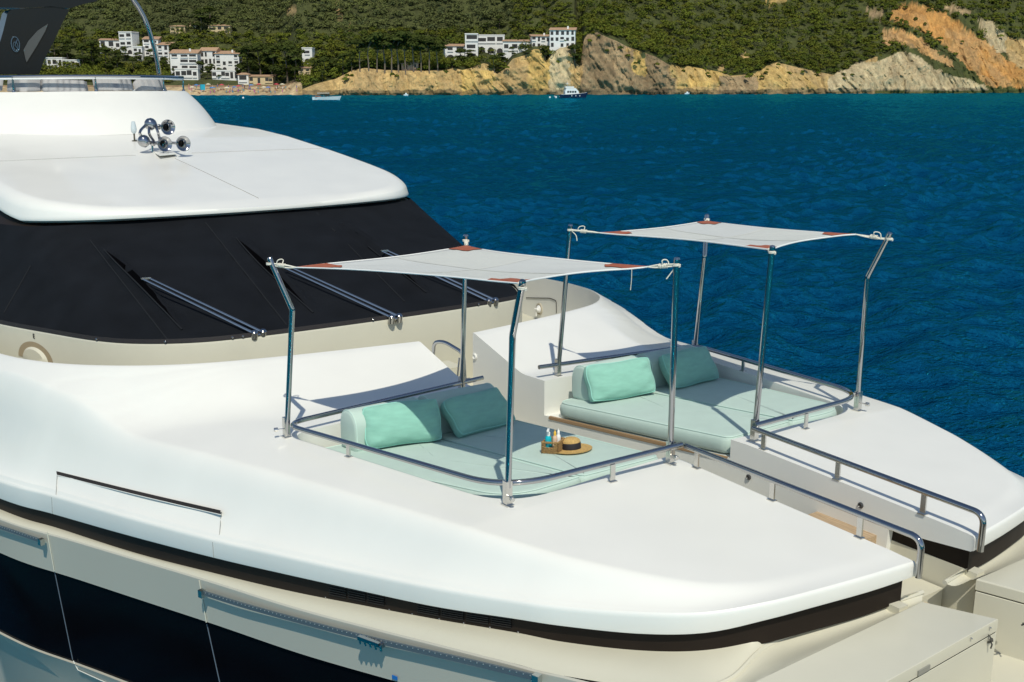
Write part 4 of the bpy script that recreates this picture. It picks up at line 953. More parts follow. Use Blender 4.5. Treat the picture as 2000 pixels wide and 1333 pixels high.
def bolster(y0, y1, lab, x0=-2.82, w_=.33, h=.40):
    """loaf shaped back cushion standing on the mattress along the aft rail"""
    zb = mtop(x0 + .1) + .0; prof = []
    for a in np.linspace(0, math.pi, 22): prof.append((x0 + w_ / 2 - math.cos(a) * w_ / 2 * (1 if abs(math.cos(a)) < .999 else 1), h - .17 + .17 * math.sin(a) ** .9))
    prof = [(x0 + .02, 0), (x0, .05)] + prof + [(x0 + w_ + .01, .05), (x0 + w_ - .01, 0)]; n_ = len(prof); c = np.array([x0 + w_ / 2, h * .5])
    mb = MB(); rings = []
    for t, sc in [(0, .82), (.008, .92), (.022, .98), (.05, 1.0), (.3, 1.015), (.5, 1.02), (.7, 1.015), (.95, 1.0), (.978, .98), (.992, .92), (1, .82)]:
        y = y0 + (y1 - y0) * t; rings.append([(c[0] + (px - c[0]) * sc, y, zb + max(0, c[1] + (pz - c[1]) * sc)) for px, pz in prof])
    mb.grid(np.array(rings), wrap=True); mb.F += [tuple(range(n_))[::-1], tuple((len(rings) - 1) * n_ + k for k in range(n_))]
    t_ = empty('bolster', (x0 + w_ / 2, (y0 + y1) / 2, zb), lab, 'back cushion', 'mint back cushions on the sunbeds'); mb.mk('bolster_body', M_mint, t_, angle=50)
    for rI in (2, 8): MB().tube(np.array(rings[rI])[1:-1] + [0, 0, .002], .006, 6).mk('piping', mat('mint_piping', (.56, .72, .65), .85), t_)
bolster(-2.24, -1.47, 'pale mint back cushion at the outboard end of the near sunbed')
bolster(-1.40, -.58, 'shaded mint back cushion at the aisle end of the near sunbed')
bolster(.62, 1.42, 'sunlit mint back cushion at the aisle end of the far sunbed')
bolster(1.52, 2.30, 'shaded mint back cushion at the outboard end of the far sunbed')
def pil(px0, py0, px1, py1, lean, L, Hh, D, lab, sd, zoff=.0):
    a = U(px0, py0, z=5.57); b = U(px1, py1, z=5.57); a = U(px0, py0, z=mtop(a[0]) + .01); b = U(px1, py1, z=mtop(b[0]) + .01)
    c = (a + b) / 2; xd = b - a; xd[2] = 0; ln = np.linalg.norm(xd)
    bk = np.cross([0, 0, 1.], xd / ln); bk = bk if bk[0] < 0 else -bk
    pillow(c + np.array([0, 0, Hh / 2 * math.cos(lean) + .015]) + bk * (Hh / 2 * math.sin(lean) - .03), b - a, lean, L or ln * .98, Hh, D, lab, sd)
pil(712, 880, 864, 860, R(26), None, .41, .30, 'teal pillow half in sun leaning on the outboard cushion of the near sunbed', 1)
pil(885, 860, 1012, 824, R(46), .77, .42, .28, 'shaded teal pillow leaning at the aisle end of the near sunbed', 2)
pil(1150, 790, 1279, 769, R(28), None, .41, .29, 'sunlit teal pillow at the aisle end of the far sunbed', 3)
pil(1308, 764, 1402, 741, R(36), .77, .42, .28, 'shaded teal pillow at the outboard end of the far sunbed', 4)

# ------------------------------------------------------------------ hat, basket, bottles
def put(px, py):
    z = 5.68
    for _ in range(4): P_ = U(px, py, z=z); z = mtop(P_[0]) + .008
    return np.array([P_[0], P_[1], z])
nM = np.array([-.112, 0, 1.]); nM /= np.linalg.norm(nM)
hc = put(1116, 880)
hat = empty('straw_hat', tuple(hc), 'round straw boater hat with black ribbon lying on the near sunbed', 'hat')
MB().lathe([(.075, .012), (.14, .006), (.178, .010), (.19, .014), (.191, .019), (.178, .016), (.14, .012), (.088, .018), (.086, .03), (.085, .085), (.080, .098), (.066, .108), (.05, .116), (.03, .122), (.004, .122)], hc, nM, 40).mk('hat_body', M_straw, hat, angle=50)
MB().lathe([(.0875, .02), (.0895, .022), (.0885, .075), (.0865, .078)], hc, nM, 40, cap=False).mk('hat_band', M_band, hat)
bx = U(1253, 700, z=5.7) * 0
b0, b1, b2 = put(1058, 886), put(1089, 888), put(1098, 872)
ex = (b1 - b0); Lx = np.linalg.norm(ex); ex /= Lx; ey = np.array([-ex[1], ex[0], 0]); ey = ey if ey[1] > 0 else -ey; Ly = .155; bc = b0 + ex * Lx / 2 + ey * Ly / 2
bas = empty('wicker_basket', tuple(bc), 'small square wicker basket holding lotion bottles beside the hat', 'basket')
hB = .105; mb = MB(); ez = np.array([0, 0, 1.])
for sgn, a_, b_, ln in ((-1, ey, ex, Lx), (1, ey, ex, Lx), (-1, ex, ey, Ly), (1, ex, ey, Ly)):
    half = (Ly if a_ is ey else Lx) / 2; cc = bc + a_ * sgn * half
    front = (a_ is ey and sgn == -1)
    for k in range(9):   # horizontal withies; the front has a cut-out window
        zz = .008 + k * .0115
        n_ = 16; P = np.array([cc + b_ * (t - .5) * ln + a_ * .004 * math.sin(t * 28 + (k % 2) * math.pi) + ez * (zz) for t in np.linspace(0, 1, n_)])
        if front and 4 < k < 8: mb.tube(P[:4], .006, 6); mb.tube(P[-4:], .006, 6)
        else: mb.tube(P, .006, 6)
    for t in (-.5, -.3, 0, .3, .5):
        if front and abs(t) < .2: mb.tube([cc + b_ * t * ln, cc + b_ * t * ln + ez * .055], .005, 6)
        else: mb.tube([cc + b_ * t * ln, cc + b_ * t * ln + ez * hB], .005, 6)
mb.box(bc + ez * .006, (Lx, Ly, .008), (ex, ey, ez)); rim = [bc + ex * sx * Lx / 2 + ey * sy * Ly / 2 + ez * hB for sx, sy in ((-1, -1), (1, -1), (1, 1), (-1, 1))]
mb.tube(fillet(rim + rim[:1], .015, 4), .009, 8); mb.mk('basket_weave', M_wicker, bas)
def bottle(c, r, h, m, capm, lab, kind):
    t_ = empty('lotion_bottle', tuple(c), lab, 'bottle', 'lotion bottles in the basket')
    MB().lathe([(r * .9, 0), (r, .01), (r, h * .7), (r * .85, h * .82), (r * .45, h * .9), (r * .4, h * .95)], c, (0, 0, 1), 18).mk('bottle_body', m, t_, angle=50)
    mb = MB(); mb.lathe([(r * .55, h * .88), (r * .55, h * 1.06), (r * .35, h * 1.1), (r * .2, h * 1.12), (r * .2, h * 1.2)], c, (0, 0, 1), 14)
    if kind == 'pump': mb.box(c + np.array([.012, -.012, h * 1.22]), (.055, .02, .016), ((.7, -.7, 0), (.7, .7, 0), (0, 0, 1)))
    mb.mk('bottle_cap', capm, t_)
bottle(bc - ex * .033 - ey * .035 + ez * .013, .030, .165, M_turq, M_wplast, 'turquoise lotion bottle with white pump in the wicker basket', 'pump')
bottle(bc + ex * .025 - ey * .02 + ez * .013, .022, .165, M_beige, M_yplast, 'beige lotion bottle with yellow cap in the wicker basket', 'cap')
bottle(bc + ex * .035 + ey * .035 + ez * .013, .022, .16, M_wplast, M_wplast, 'slim white lotion bottle at the back of the wicker basket', 'cap')

# ------------------------------------------------------------------ sea
def fast_mesh(name, V, Q, m, smooth=True, tint=None, kind=None):
    me = bpy.data.meshes.new(name); V = np.asarray(V, np.float32); Q = np.asarray(Q, np.int32); k = Q.shape[1]
    me.vertices.add(len(V)); me.vertices.foreach_set('co', V.ravel()); me.loops.add(Q.size); me.loops.foreach_set('vertex_index', Q.ravel())
    me.polygons.add(len(Q)); me.polygons.foreach_set('loop_start', np.arange(0, Q.size, k, dtype=np.int32)); me.polygons.foreach_set('loop_total', np.full(len(Q), k, np.int32))
    me.update(calc_edges=True); me.validate()
    if tint is not None: settint(me, tint)
    if smooth: me.shade_smooth()
    me.materials.append(m); o = bpy.data.objects.new(name, me); COL.objects.link(o)
    if kind: o['kind'] = kind
    return o
def gridq(a, b): i, j = np.meshgrid(np.arange(a - 1), np.arange(b - 1), indexing='ij'); k = (i * b + j).ravel(); return np.stack([k, k + 1, k + b + 1, k + b], 1)
def seamat():
    m = bpy.data.materials.new('sea_water'); m.use_nodes = True; n = m.node_tree; b = n.nodes['Principled BSDF']; L = n.links
    tc = n.nodes.new('ShaderNodeTexCoord')
    # shallower water towards the beach is greener: depth of the sea bed as a property of the place
    sp = n.nodes.new('ShaderNodeVectorMath'); sp.operation = 'DOT_PRODUCT'; sp.inputs[1].default_value = tuple(HD)
    L.new(tc.outputs['Object'], sp.inputs[0]); cr_ = n.nodes.new('ShaderNodeMapRange'); c0 = float(CP @ HD)
    cr_.inputs[1].default_value = c0 + 120; cr_.inputs[2].default_value = c0 + 520; L.new(sp.outputs['Value'], cr_.inputs[0])
    nz = n.nodes.new('ShaderNodeTexNoise'); nz.inputs['Scale'].default_value = .012; L.new(tc.outputs['Object'], nz.inputs[0])
    ad = n.nodes.new('ShaderNodeMath'); ad.operation = 'MULTIPLY_ADD'; ad.inputs[1].default_value = .25; L.new(nz.outputs[0], ad.inputs[0]); L.new(cr_.outputs[0], ad.inputs[2])
    rp = n.nodes.new('ShaderNodeValToRGB'); e = rp.color_ramp.elements; e[0].position = .08; e[0].color = (.0001, .022, .052, 1); e[1].position = 1.12 if False else 1.0; e[1].color = (.0002, .076, .132, 1)
    L.new(ad.outputs[0], rp.inputs[0]); L.new(rp.outputs[0], b.inputs['Base Color'])
    b.inputs['Roughness'].default_value = .6; b.inputs['Specular IOR Level'].default_value = 0
    mp = n.nodes.new('ShaderNodeMapping'); mp.inputs['Rotation'].default_value = (0, 0, R(35)); mp.inputs['Scale'].default_value = (1, .55, 1); L.new(tc.outputs['Object'], mp.inputs[0])
    h = None
    for sc, st in ((.8, .42), (2.3, .34), (6.5, .20)):
        t = n.nodes.new('ShaderNodeTexNoise'); t.inputs['Scale'].default_value = sc; t.inputs['Detail'].default_value = 3; t.inputs['Distortion'].default_value = .6; L.new(mp.outputs[0], t.inputs[0])
        mm = n.nodes.new('ShaderNodeMath'); mm.operation = 'MULTIPLY_ADD'; mm.inputs[1].default_value = st; L.new(t.outputs[0], mm.inputs[0])
        if h: L.new(h, mm.inputs[2])
        h = mm.outputs[0]
    bp = n.nodes.new('ShaderNodeBump'); bp.inputs['Strength'].default_value = 1.0; bp.inputs['Distance'].default_value = .7; L.new(h, bp.inputs['Height']); L.new(bp.outputs[0], b.inputs['Normal'])
    gl = n.nodes.new('ShaderNodeBsdfGlossy'); gl.inputs['Color'].default_value = (.03, .60, .86, 1); gl.inputs['Roughness'].default_value = .10; L.new(bp.outputs[0], gl.inputs['Normal'])
    fr = n.nodes.new('ShaderNodeFresnel'); fr.inputs['IOR'].default_value = 1.33; L.new(bp.outputs[0], fr.inputs['Normal'])
    fm = n.nodes.new('ShaderNodeMath'); fm.operation = 'MULTIPLY'; fm.inputs[1].default_value = .5; L.new(fr.outputs[0], fm.inputs[0])
    ms = n.nodes.new('ShaderNodeMixShader'); L.new(fm.outputs[0], ms.inputs[0]); L.new(b.outputs[0], ms.inputs[1]); L.new(gl.outputs[0], ms.inputs[2]); L.new(ms.outputs[0], n.nodes['Material Output'].inputs[0])
    return m
na, nd = 760, 640
ang = np.linspace(R(-44), R(44), na); dist = np.geomspace(7, 720, nd)
A2, D2_ = np.meshgrid(ang, dist, indexing='ij'); dirx = HD[None, None, :2] * np.cos(A2)[..., None] + RH[None, None, :2] * np.sin(A2)[..., None]
W = np.zeros((na, nd, 3)); W[..., :2] = CP[:2] + dirx * D2_[..., None]
zz = np.zeros((na, nd)); r_ = np.random.default_rng(3)
for k in range(46):
    lam = 10 ** r_.uniform(-.02, .95); th_ = R(200) + r_.normal(0, .55); kx = 2 * math.pi / lam; amp = .017 * lam ** .72
    ph = kx * (W[..., 0] * math.cos(th_) + W[..., 1] * math.sin(th_)) + r_.uniform(0, 6.28); zz += amp * (1 - 2 * np.abs(np.sin(ph / 2)) ** 1.3) * np.clip(lam * 260 / D2_ - .35, 0, 1)
zz *= .75 + .6 * (fbm(W[..., 0] / 14, W[..., 1] / 14, 2, 9) - .5) * 2
W[..., 2] = zz
Vw = W.reshape(-1, 3); Qw = gridq(na, nd)
# the rest of the bay around it, in the same sheet
ring = []; big = [(-44, 7), (44, 7)]
far_ = []; m_ = 40
a_out = np.linspace(R(44), R(360 - 44), m_)
dr = np.array([2.0, 7, 60, 720]); P_ = np.zeros((m_, 4, 3))
for i, a in enumerate(a_out): P_[i, :, :2] = CP[:2] + (HD[:2] * math.cos(a) + RH[:2] * math.sin(a)) * dr[:, None]; P_[i, :, 2] = -.02
n0 = len(Vw); Vw = np.vstack([Vw, P_.reshape(-1, 3)]); Qw = np.vstack([Qw, gridq(m_, 4) + n0])
P_ = np.zeros((60, 2, 3))
for i, a in enumerate(np.linspace(0, 2 * math.pi, 60)): P_[i, :, :2] = CP[:2] + (HD[:2] * math.cos(a) + RH[:2] * math.sin(a)) * np.array([718, 4500])[:, None]; P_[i, :, 2] = -.03
n0 = len(Vw); Vw = np.vstack([Vw, P_.reshape(-1, 3)]); Qw = np.vstack([Qw, gridq(60, 2) + n0])
fast_mesh('sea_water', Vw, Qw, seamat(), kind='structure')

# ------------------------------------------------------------------ coast terrain
PX = np.arange(-420, 2460, 1.6)
yshore = np.interp(PX, [-420, 400, 600, 900, 1200, 1500, 2000, 2460], [188, 187, 186, 185, 184, 182, 179, 178])
D0 = np.array([(U(1000, y, z=0) - CP) @ HD for y in yshore])
ct = np.interp(PX, [-420, 0, 380, 480, 585, 600, 625, 665, 700, 720, 760, 800, 840, 870, 890, 905, 930, 945, 955, 970, 985, 1000, 1020, 1040, 1050, 1065, 1075, 1090, 1105, 1115, 1120, 1128, 1134, 1140, 1160, 1175, 1195, 1215, 1240, 1270, 1300, 1315, 1330, 1400, 1412, 1440, 1470, 1490, 1500, 1530, 1570, 1610, 1640, 1680, 1720, 1750, 1780, 1800, 1850, 1900, 2000, 2460],
               [170, 169, 169, 167, 168, 178, 168, 158, 141, 138, 142, 143, 143, 142, 138, 142, 135, 129, 131, 148, 140, 121, 115, 103, 104, 125, 112, 100, 86, 84, 128, 135, 86, 76, 72, 80, 88, 98, 107, 117, 134, 148, 134, 146, 152, 150, 146, 130, 127, 134, 143, 150, 138, 122, 118, 103, 107, 116, 125, 120, 110, 100])
runf = np.interp(PX, [0, 560, 610, 700, 1000, 1300, 1330, 1500, 1680, 1800, 2000], [9, 9, 1.6, .9, .5, .45, 1.0, 1.2, 1.0, 1.1, 1.1])
s1 = np.interp(PX, [0, 600, 700, 1000, 1250, 1500, 1700, 1850, 2000], [.16, .16, .12, .16, .30, .35, .45, .8, .8])
NP = len(PX)
hc_ = (yshore - ct) / FPX * (D0 + 8) * 1.0 + 9.05 * 8 / D0
run = np.maximum(hc_ * runf, 2.0)
OFF = np.array([np.r_[-10, -3, rn * np.linspace(0, 1, 46), rn + np.geomspace(.8, 400, 74)] for rn in run]); NO = OFF.shape[1]
go = OFF; gx = np.repeat(PX[:, None], NO, 1); rn = run[:, None]; lat = (gx - 1000) / FPX * (D0[:, None] + go) * 1.03
k0 = np.where(gx < 1300, 45.0, 25.0); p_ = np.clip(go - rn, 0, None); ex_ = np.where(runf < 3, .8, 1.0)[:, None]
Tz = np.where(go < 0, go * .25, np.where(go < rn, hc_[:, None] * np.clip(go / rn, 0, 1) ** ex_, hc_[:, None] + s1[:, None] * np.minimum(p_, k0) + np.clip(p_ - k0, 0, None) * .52))
hillmask = np.clip((go - rn) / 40, 0, 1)
Tz = Tz + hillmask * (fbm(lat / 60, go / 60, 3, 2) - .5) * 16 * np.clip(go / 120, 0, 1)
cl = (go > .05) & (go < rn + 6) & (runf[:, None] < 3)
def ridged(x, y, o, seed): return sum(.55 ** k * (1 - np.abs(2 * vnoise(x * 2 ** k, y * 2 ** k, seed + k) - 1)) for k in range(o)) / sum(.55 ** k for k in range(o))
sk = lat + .5 * Tz + 9 * (fbm(lat / 13, Tz / 11, 3, 61) - .5)
rough_ = (ridged(sk / 12, (Tz - .25 * lat) / 8, 3, 4) - .55) * 4.5 + (ridged(sk / 4.5, Tz / 15, 4, 9) - .55) * 5.5 + (ridged(sk / 1.6, Tz / 3.2, 3, 14) - .55) * 1.8
rf = cl * np.clip(hc_[:, None] / 8, 0, 1) * np.clip(1 - (go - rn) / 6, 0, 1)
rightm = np.clip((gx - 1640) / 60, 0, 1) * np.clip(1 - (go - 75) / 20, 0, 1) * (go > .3)
shift = -rough_ * np.maximum(rf, rightm * .9)
Tz = Tz + rightm * (ridged(lat / 13, go / 9, 4, 31) - .5) * 7 * np.clip(go / 6, 0, 1)
depth = D0[:, None] + go + shift
TP = np.zeros((NP, NO, 3)); vx = HD[None] + RH[None] * ((PX - 1000) / FPX * math.cos(PIT) * 1.03)[:, None]
TP[..., :2] = CP[:2] + vx[:, None, :2] * depth[..., None]; TP[..., 2] = Tz
vv_ = TP - CP; dd_ = vv_ @ DV; TX = 1000 + FPX * (vv_ @ RV) / dd_; TY = 666.5 - FPX * (vv_ @ UV) / dd_
def inpoly(X_, Y_, poly):
    ins = np.zeros(X_.shape, bool); n = len(poly)
    for i in range(n):
        (x0, y0), (x1, y1) = poly[i], poly[(i + 1) % n]
        if y0 == y1: continue
        c = ((y0 > Y_) != (y1 > Y_)) & (X_ < (x1 - x0) * (Y_ - y0) / (y1 - y0) + x0); ins ^= c
    return ins
jx = TX + (fbm(TX / 9, TY / 9, 3, 21) - .5) * 13; jy = TY + (fbm(TX / 9 + 40, TY / 9, 3, 22) - .5) * 11
tan, orange, grey, pale, yel = np.array([.44, .300, .125]), np.array([.46, .235, .07]), np.array([.225, .160, .088]), np.array([.45, .365, .215]), np.array([.51, .345, .115])
soil = np.array([.062, .070, .020])
tint = np.tile(soil, (NP, NO, 1)); isrock = np.zeros((NP, NO), bool)
def paint(mask, c): tint[mask] = c; isrock[mask] = True
beach = (gx < 600) & (go < 27); paint(beach, np.array([.50, .38, .22])); terr = (gx < 590) & (go >= 27) & (go < 34); paint(terr, np.array([.30, .2, .11]))
cliffm = (go < run[:, None] * 1.04 + .8) & (gx >= 592) & (gx < 1690); paint(cliffm, tan)
paint(cliffm & (jx > 900) & (jx < 965) & (jy > 138), yel); paint(cliffm & (jx > 1030) & (jx < 1075), yel * .95); paint(cliffm & (jx > 1072) & (jx < 1112), pale)
paint(cliffm & (jx > 1136) & (jx < 1318), grey); paint(cliffm & (jx > 1236) & (jx < 1262) & (jy < 148), yel * .9); paint(cliffm & (jx > 1200) & (jx < 1228), grey * 1.5)
paint(cliffm & (jx > 1322) & (jx < 1408) & (jy < 172), yel); paint(cliffm & (jx > 1405) & (jx < 1480) & (jy > 150), grey * 1.4)
polys = [([(1740, 18), (1787, 5), (1850, 30), (1887, 55), (1925, 82), (1962, 115), (2060, 150), (2060, 176), (1925, 168), (1890, 130), (1862, 104), (1825, 74), (1795, 57), (1740, 36)], orange),
         ([(1722, 60), (1762, 58), (1800, 77), (1825, 100), (1862, 120), (1862, 132), (1815, 112), (1790, 95), (1742, 84), (1728, 98)], orange * .8 + pale * .2),
         ([(1908, 36), (1937, 42), (1967, 70), (1968, 104), (1945, 104), (1922, 75), (1918, 57)], pale), ([(1968, 74), (2060, 90), (2060, 150), (1985, 132), (1962, 100)], tan),
         ([(1617, 152), (1675, 122), (1720, 120), (1755, 100), (1795, 108), (1812, 127), (1840, 140), (1880, 153), (1930, 172), (1930, 182), (1617, 182)], pale),
         ([(1500, 128), (1560, 143), (1615, 150), (1615, 176), (1480, 176), (1480, 140)], yel * .6 + tan * .4), ([(1310, 128), (1360, 136), (1402, 146), (1402, 160), (1310, 150)], yel * .6 + tan * .4),
         ([(1445, 105), (1466, 106), (1464, 116), (1448, 114)], tan), ([(1403, 130), (1416, 131), (1412, 139), (1402, 138)], tan), ([(560, 10), (575, 12), (582, 26), (564, 30), (557, 24)], tan * .9), ([(655, 12), (664, 12), (668, 38), (662, 40)], tan * .7),
         ([(673, 50), (686, 57), (680, 60), (672, 54)], tan * .8), ([(1490, -4), (1540, -4), (1532, 6), (1495, 6)], yel * .8), ([(1220, 92), (1232, 96), (1228, 106), (1218, 100)], tan), ([(1690, 14), (1735, 26), (1720, 40), (1700, 30)], grey * 1.2), ([(1860, 10), (1900, 22), (1880, 30), (1840, 14)], grey * 1.5)]
for pl, c in polys: paint(inpoly(jx, jy, pl) & (go > .5), c)
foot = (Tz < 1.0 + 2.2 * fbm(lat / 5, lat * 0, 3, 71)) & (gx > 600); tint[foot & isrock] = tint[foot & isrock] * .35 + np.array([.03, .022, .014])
tint *= (1 + 1.0 * (fbm(sk / 2.4, Tz / 9, 4, 12) - .5))[..., None]; mixn = np.clip((fbm(sk / 6, Tz / 10, 3, 41) - .5) * 2 + .1, 0, .35)[..., None] * isrock[..., None]; tint = tint * (1 - mixn) + np.array([.34, .25, .14]) * mixn  # noise streaks darken the rock colour, standing in for shaded cracks
M_terr = attrmat('coast_rock', .95, .36, .55, .9, .9, stretch=(1, 1, .45)); MATS['coast_rock'].node_tree.nodes['Bump'].inputs['Distance'].default_value = 1.2
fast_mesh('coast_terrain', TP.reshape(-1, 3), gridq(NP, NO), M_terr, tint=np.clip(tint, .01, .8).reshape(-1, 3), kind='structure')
def ground(px, py):
    """terrain point seen at a pixel (first row of the column that rises to it)"""
    i = int(np.argmin(np.abs(PX - px))); k = np.where((TY[i] <= py) & (OFF[i] > -2))[0]; k = k[0] if len(k) else NO - 1
    return TP[i, k].copy(), (TP[i, k] - CP) @ HD

# ------------------------------------------------------------------ forest on the slopes: one mass, leaf clumps over the whole hillside
M_leaf = attrmat('pine_foliage', .9, .18, .2, trans=.28, spec=.1)
def crown_quads(c, rx_, rz_, n, sz, col, g):
    """leaf clumps spread through a flattened crown"""
    d_ = g.normal(size=(n, 3)); d_ /= np.linalg.norm(d_, axis=1)[:, None]; d_[:, 2] = np.abs(d_[:, 2]) * 1.0 - .25
    rad = g.uniform(.55, 1.05, n)[:, None] ** .6; lump = 1 + .28 * np.sin(d_[:, :1] * 5 + g.uniform(0, 6)) * np.cos(d_[:, 1:2] * 4 + g.uniform(0, 6))
    p = c + d_ * rad * lump * np.array([rx_, rx_, rz_]); nrm_ = d_ + g.normal(0, .32, (n, 3)) + [0, 0, .7]; nrm_ /= np.linalg.norm(nrm_, axis=1)[:, None]
    a = np.cross(nrm_, g.normal(size=(n, 3))); a /= np.linalg.norm(a, axis=1)[:, None]; b = np.cross(nrm_, a); s_ = sz * g.uniform(.6, 1.25, n)[:, None]
    V = np.stack([p - a * s_ - b * s_ * .8, p + a * s_ - b * s_ * .6, p + a * s_ * .8 + b * s_, p - a * s_ * .7 + b * s_ * .7], 1).reshape(-1, 3)
    C = np.repeat(col[None] * g.uniform(.85, 1.18, (n, 1)), 4, 0); return V, C
g = np.random.default_rng(11); VV, CC = [], []
clear = [(590, 640, 120, 170)]
cnt = 0
cand = 0
hzones = [(255, 350, 108, 128), (350, 490, 132, 172), (488, 560, 146, 175), (868, 1050, 104, 122), (1036, 1120, 84, 100)]
for _ in range(17000):
    px = g.uniform(-330, 2330); o = 5 + 215 * g.uniform(0, 1) ** 1.15
    i = min(max(int((px - PX[0]) / 1.6), 0), NP - 1); k = int(np.searchsorted(OFF[i], o)); k = min(k, NO - 1); cand += 1
    scrub = isrock[i, k] and 640 < px < 1690 and run[i] * .55 < o < run[i] + 3 and g.uniform() < .22
    if isrock[i, k] and not scrub and not (px > 1690 and g.uniform() < .045): continue
    if o < run[i] + 1.5 and not scrub: continue
    fr_ = g.uniform(); P = TP[i, k] * (1 - fr_) + TP[i, max(k - 1, 0)] * fr_ + np.r_[g.uniform(-2, 2, 2), 0]; y_ = TY[i, k]
    if y_ < -75: continue
    m0 = float(fbm(np.array(px / 45), np.array(o / 14), 3, 55))
    if any(a <= px <= b and c <= y_ <= d for a, b, c, d in hzones): continue
    rx_ = g.uniform(1.2, 2.6) if g.uniform() < .86 else g.uniform(2.8, 4.4); 
    if scrub: rx_ = g.uniform(.7, 1.5)
    if px > 1640: rx_ *= .75
    if px > 1690 and isrock[i, k]: rx_ *= .7
    if m0 < .25 and px > 1000: continue
    hgt = rx_ * g.uniform(.55, .9); m1 = fbm(np.array(px / 120), np.array(y_ / 40), 3, 77)
    base = np.array([.122, .142, .020]) * (.55 + .9 * m1) if g.uniform() > .2 else np.array([.078, .104, .018])
    if y_ < 60 and px < 1000: base = base * .62 + np.array([.045, .048, .034])  # distant upper-left crowns greyed, haze put into the leaf colour
    elif g.uniform() < .25: base = np.array([.130, .135, .020])
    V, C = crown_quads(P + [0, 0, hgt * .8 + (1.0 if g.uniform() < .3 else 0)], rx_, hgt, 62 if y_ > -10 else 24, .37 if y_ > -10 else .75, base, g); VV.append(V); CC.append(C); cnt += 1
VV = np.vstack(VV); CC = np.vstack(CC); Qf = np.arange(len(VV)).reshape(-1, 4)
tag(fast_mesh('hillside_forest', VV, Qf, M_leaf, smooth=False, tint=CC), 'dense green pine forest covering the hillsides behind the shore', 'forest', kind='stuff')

# individual pines along the shore
M_bark = mat('pine_bark', (.16, .12, .085), .9, var=.3, vscale=2)
def make_pine(seed, kind):
    gg = np.random.default_rng(seed); t_ = empty('pine_tree'); H_ = 12.0; mb = MB()
    tr = np.array([[0, 0, -2.0], [.1, .1, 2.5], [gg.uniform(-.5, .5), gg.uniform(-.4, .4), 6], [gg.uniform(-.7, .7), gg.uniform(-.5, .5), 9.5]])
    tr = smooth_curve(tr, 12); mb.tube(tr, np.linspace(.30, .12, 12), 8); vs, cs = [], []
    for q in range(7):
        a = q * 2.4 + gg.uniform(-.4, .4); rr = gg.uniform(1.0, 3.6) * (1 if kind == 'umbrella' else .75); z = gg.uniform(7.6, 11) if kind == 'umbrella' else gg.uniform(3.2, 10.8)
        e = np.array([rr * math.cos(a), rr * math.sin(a), z]); s_ = tr[min(11, int(4 + z * .55))]; mb.tube(smooth_curve([s_, s_ * .5 + e * .5 + [0, 0, .2], e], 6), np.linspace(.1, .04, 6), 5)
        V, C = crown_quads(e, gg.uniform(1.7, 2.6), gg.uniform(1.0, 1.5), 150, .33, np.array([.055, .072, .016]) * gg.uniform(.7, 1.25), gg); vs.append(V); cs.append(C)
    V, C = crown_quads(np.array([0, 0, 10.6]), 2.6, 1.5, 200, .33, np.array([.065, .082, .017]), gg); vs.append(V); cs.append(C)
    V = np.vstack(vs); C = np.vstack(cs)
    mb.mk('trunk', M_bark, t_); o = fast_mesh('crown', V, np.arange(len(V)).reshape(-1, 4), M_leaf, False, C); o.parent = t_
    return t_
protos = [make_pine(1, 'umbrella'), make_pine(2, 'umbrella'), make_pine(3, 'bushy'), make_pine(4, 'bushy')]
used = [False] * 4
def pine(px, py0, pyt, k, lab, grp, wide=1.0):
    P, w_ = ground(px, py0); h = (py0 - pyt) / FPX * w_; o = protos[k] if not used[k] else copytree(protos[k]); used[k] = True
    o.location = P; s_ = h / 12.2; o.scale = (s_ * wide, s_ * wide, s_); o.rotation_euler = (0, 0, (px * 7.3) % 6.28); tag(o, lab, 'tree', grp)
rowl = 'tall umbrella pine with bare trunk in the row above the tan cliff'
for px, b_, t_, k in ((712, 140, 78, 0), (728, 139, 70, 1), (744, 140, 74, 0), (757, 140, 66, 1), (770, 141, 70, 0), (783, 141, 64, 1), (797, 141, 72, 0), (812, 141, 68, 1), (826, 141, 75, 0), (842, 141, 72, 1), (858, 140, 80, 0)):
    pine(px, b_, t_, k, rowl, 'umbrella pines above the tan cliff')
vl = 'dark bushy pine among the white beach village on the left shore'
for px, b_, t_, k in ((110, 128, 80, 2), (135, 126, 74, 3), (160, 130, 82, 2), (188, 138, 86, 3), (205, 136, 84, 2), (230, 142, 92, 3), (252, 142, 100, 2), (282, 146, 112, 3), (312, 150, 112, 2), (338, 148, 118, 3), (500, 150, 90, 2), (522, 150, 84, 3), (545, 158, 88, 2), (572, 162, 82, 3), (588, 158, 96, 2), (488, 140, 96, 3), (430, 150, 126, 2)):
    pine(px, b_, t_, k, vl, 'pines among the beach village', 1.1)
cl_ = 'low bushy pine on the slope above the beach, between the pink house and the rocks'
for px, b_, t_, k in ((628, 154, 118, 2), (645, 152, 112, 3), (662, 150, 116, 2), (680, 146, 106, 3), (640, 160, 138, 3), (695, 141, 104, 2)): pine(px, b_, t_, k, cl_, 'pines above the rocks', 1.2)
hl_ = 'dark rounded pine on the headland around the white villas'
for px, b_, t_, k in ((862, 128, 112, 3), (885, 134, 118, 2), (903, 130, 96, 3), (920, 122, 98, 2), (965, 142, 108, 3), (980, 134, 104, 2), (1000, 112, 92, 3), (1018, 98, 72, 2), (1026, 112, 90, 3), (1062, 116, 90, 2), (1118, 128, 88, 3), (1124, 118, 84, 2), (1005, 60, 36, 3), (950, 70, 50, 2), (975, 68, 42, 3)): pine(px, b_, t_, k, hl_, 'pines around the headland villas', 1.25)
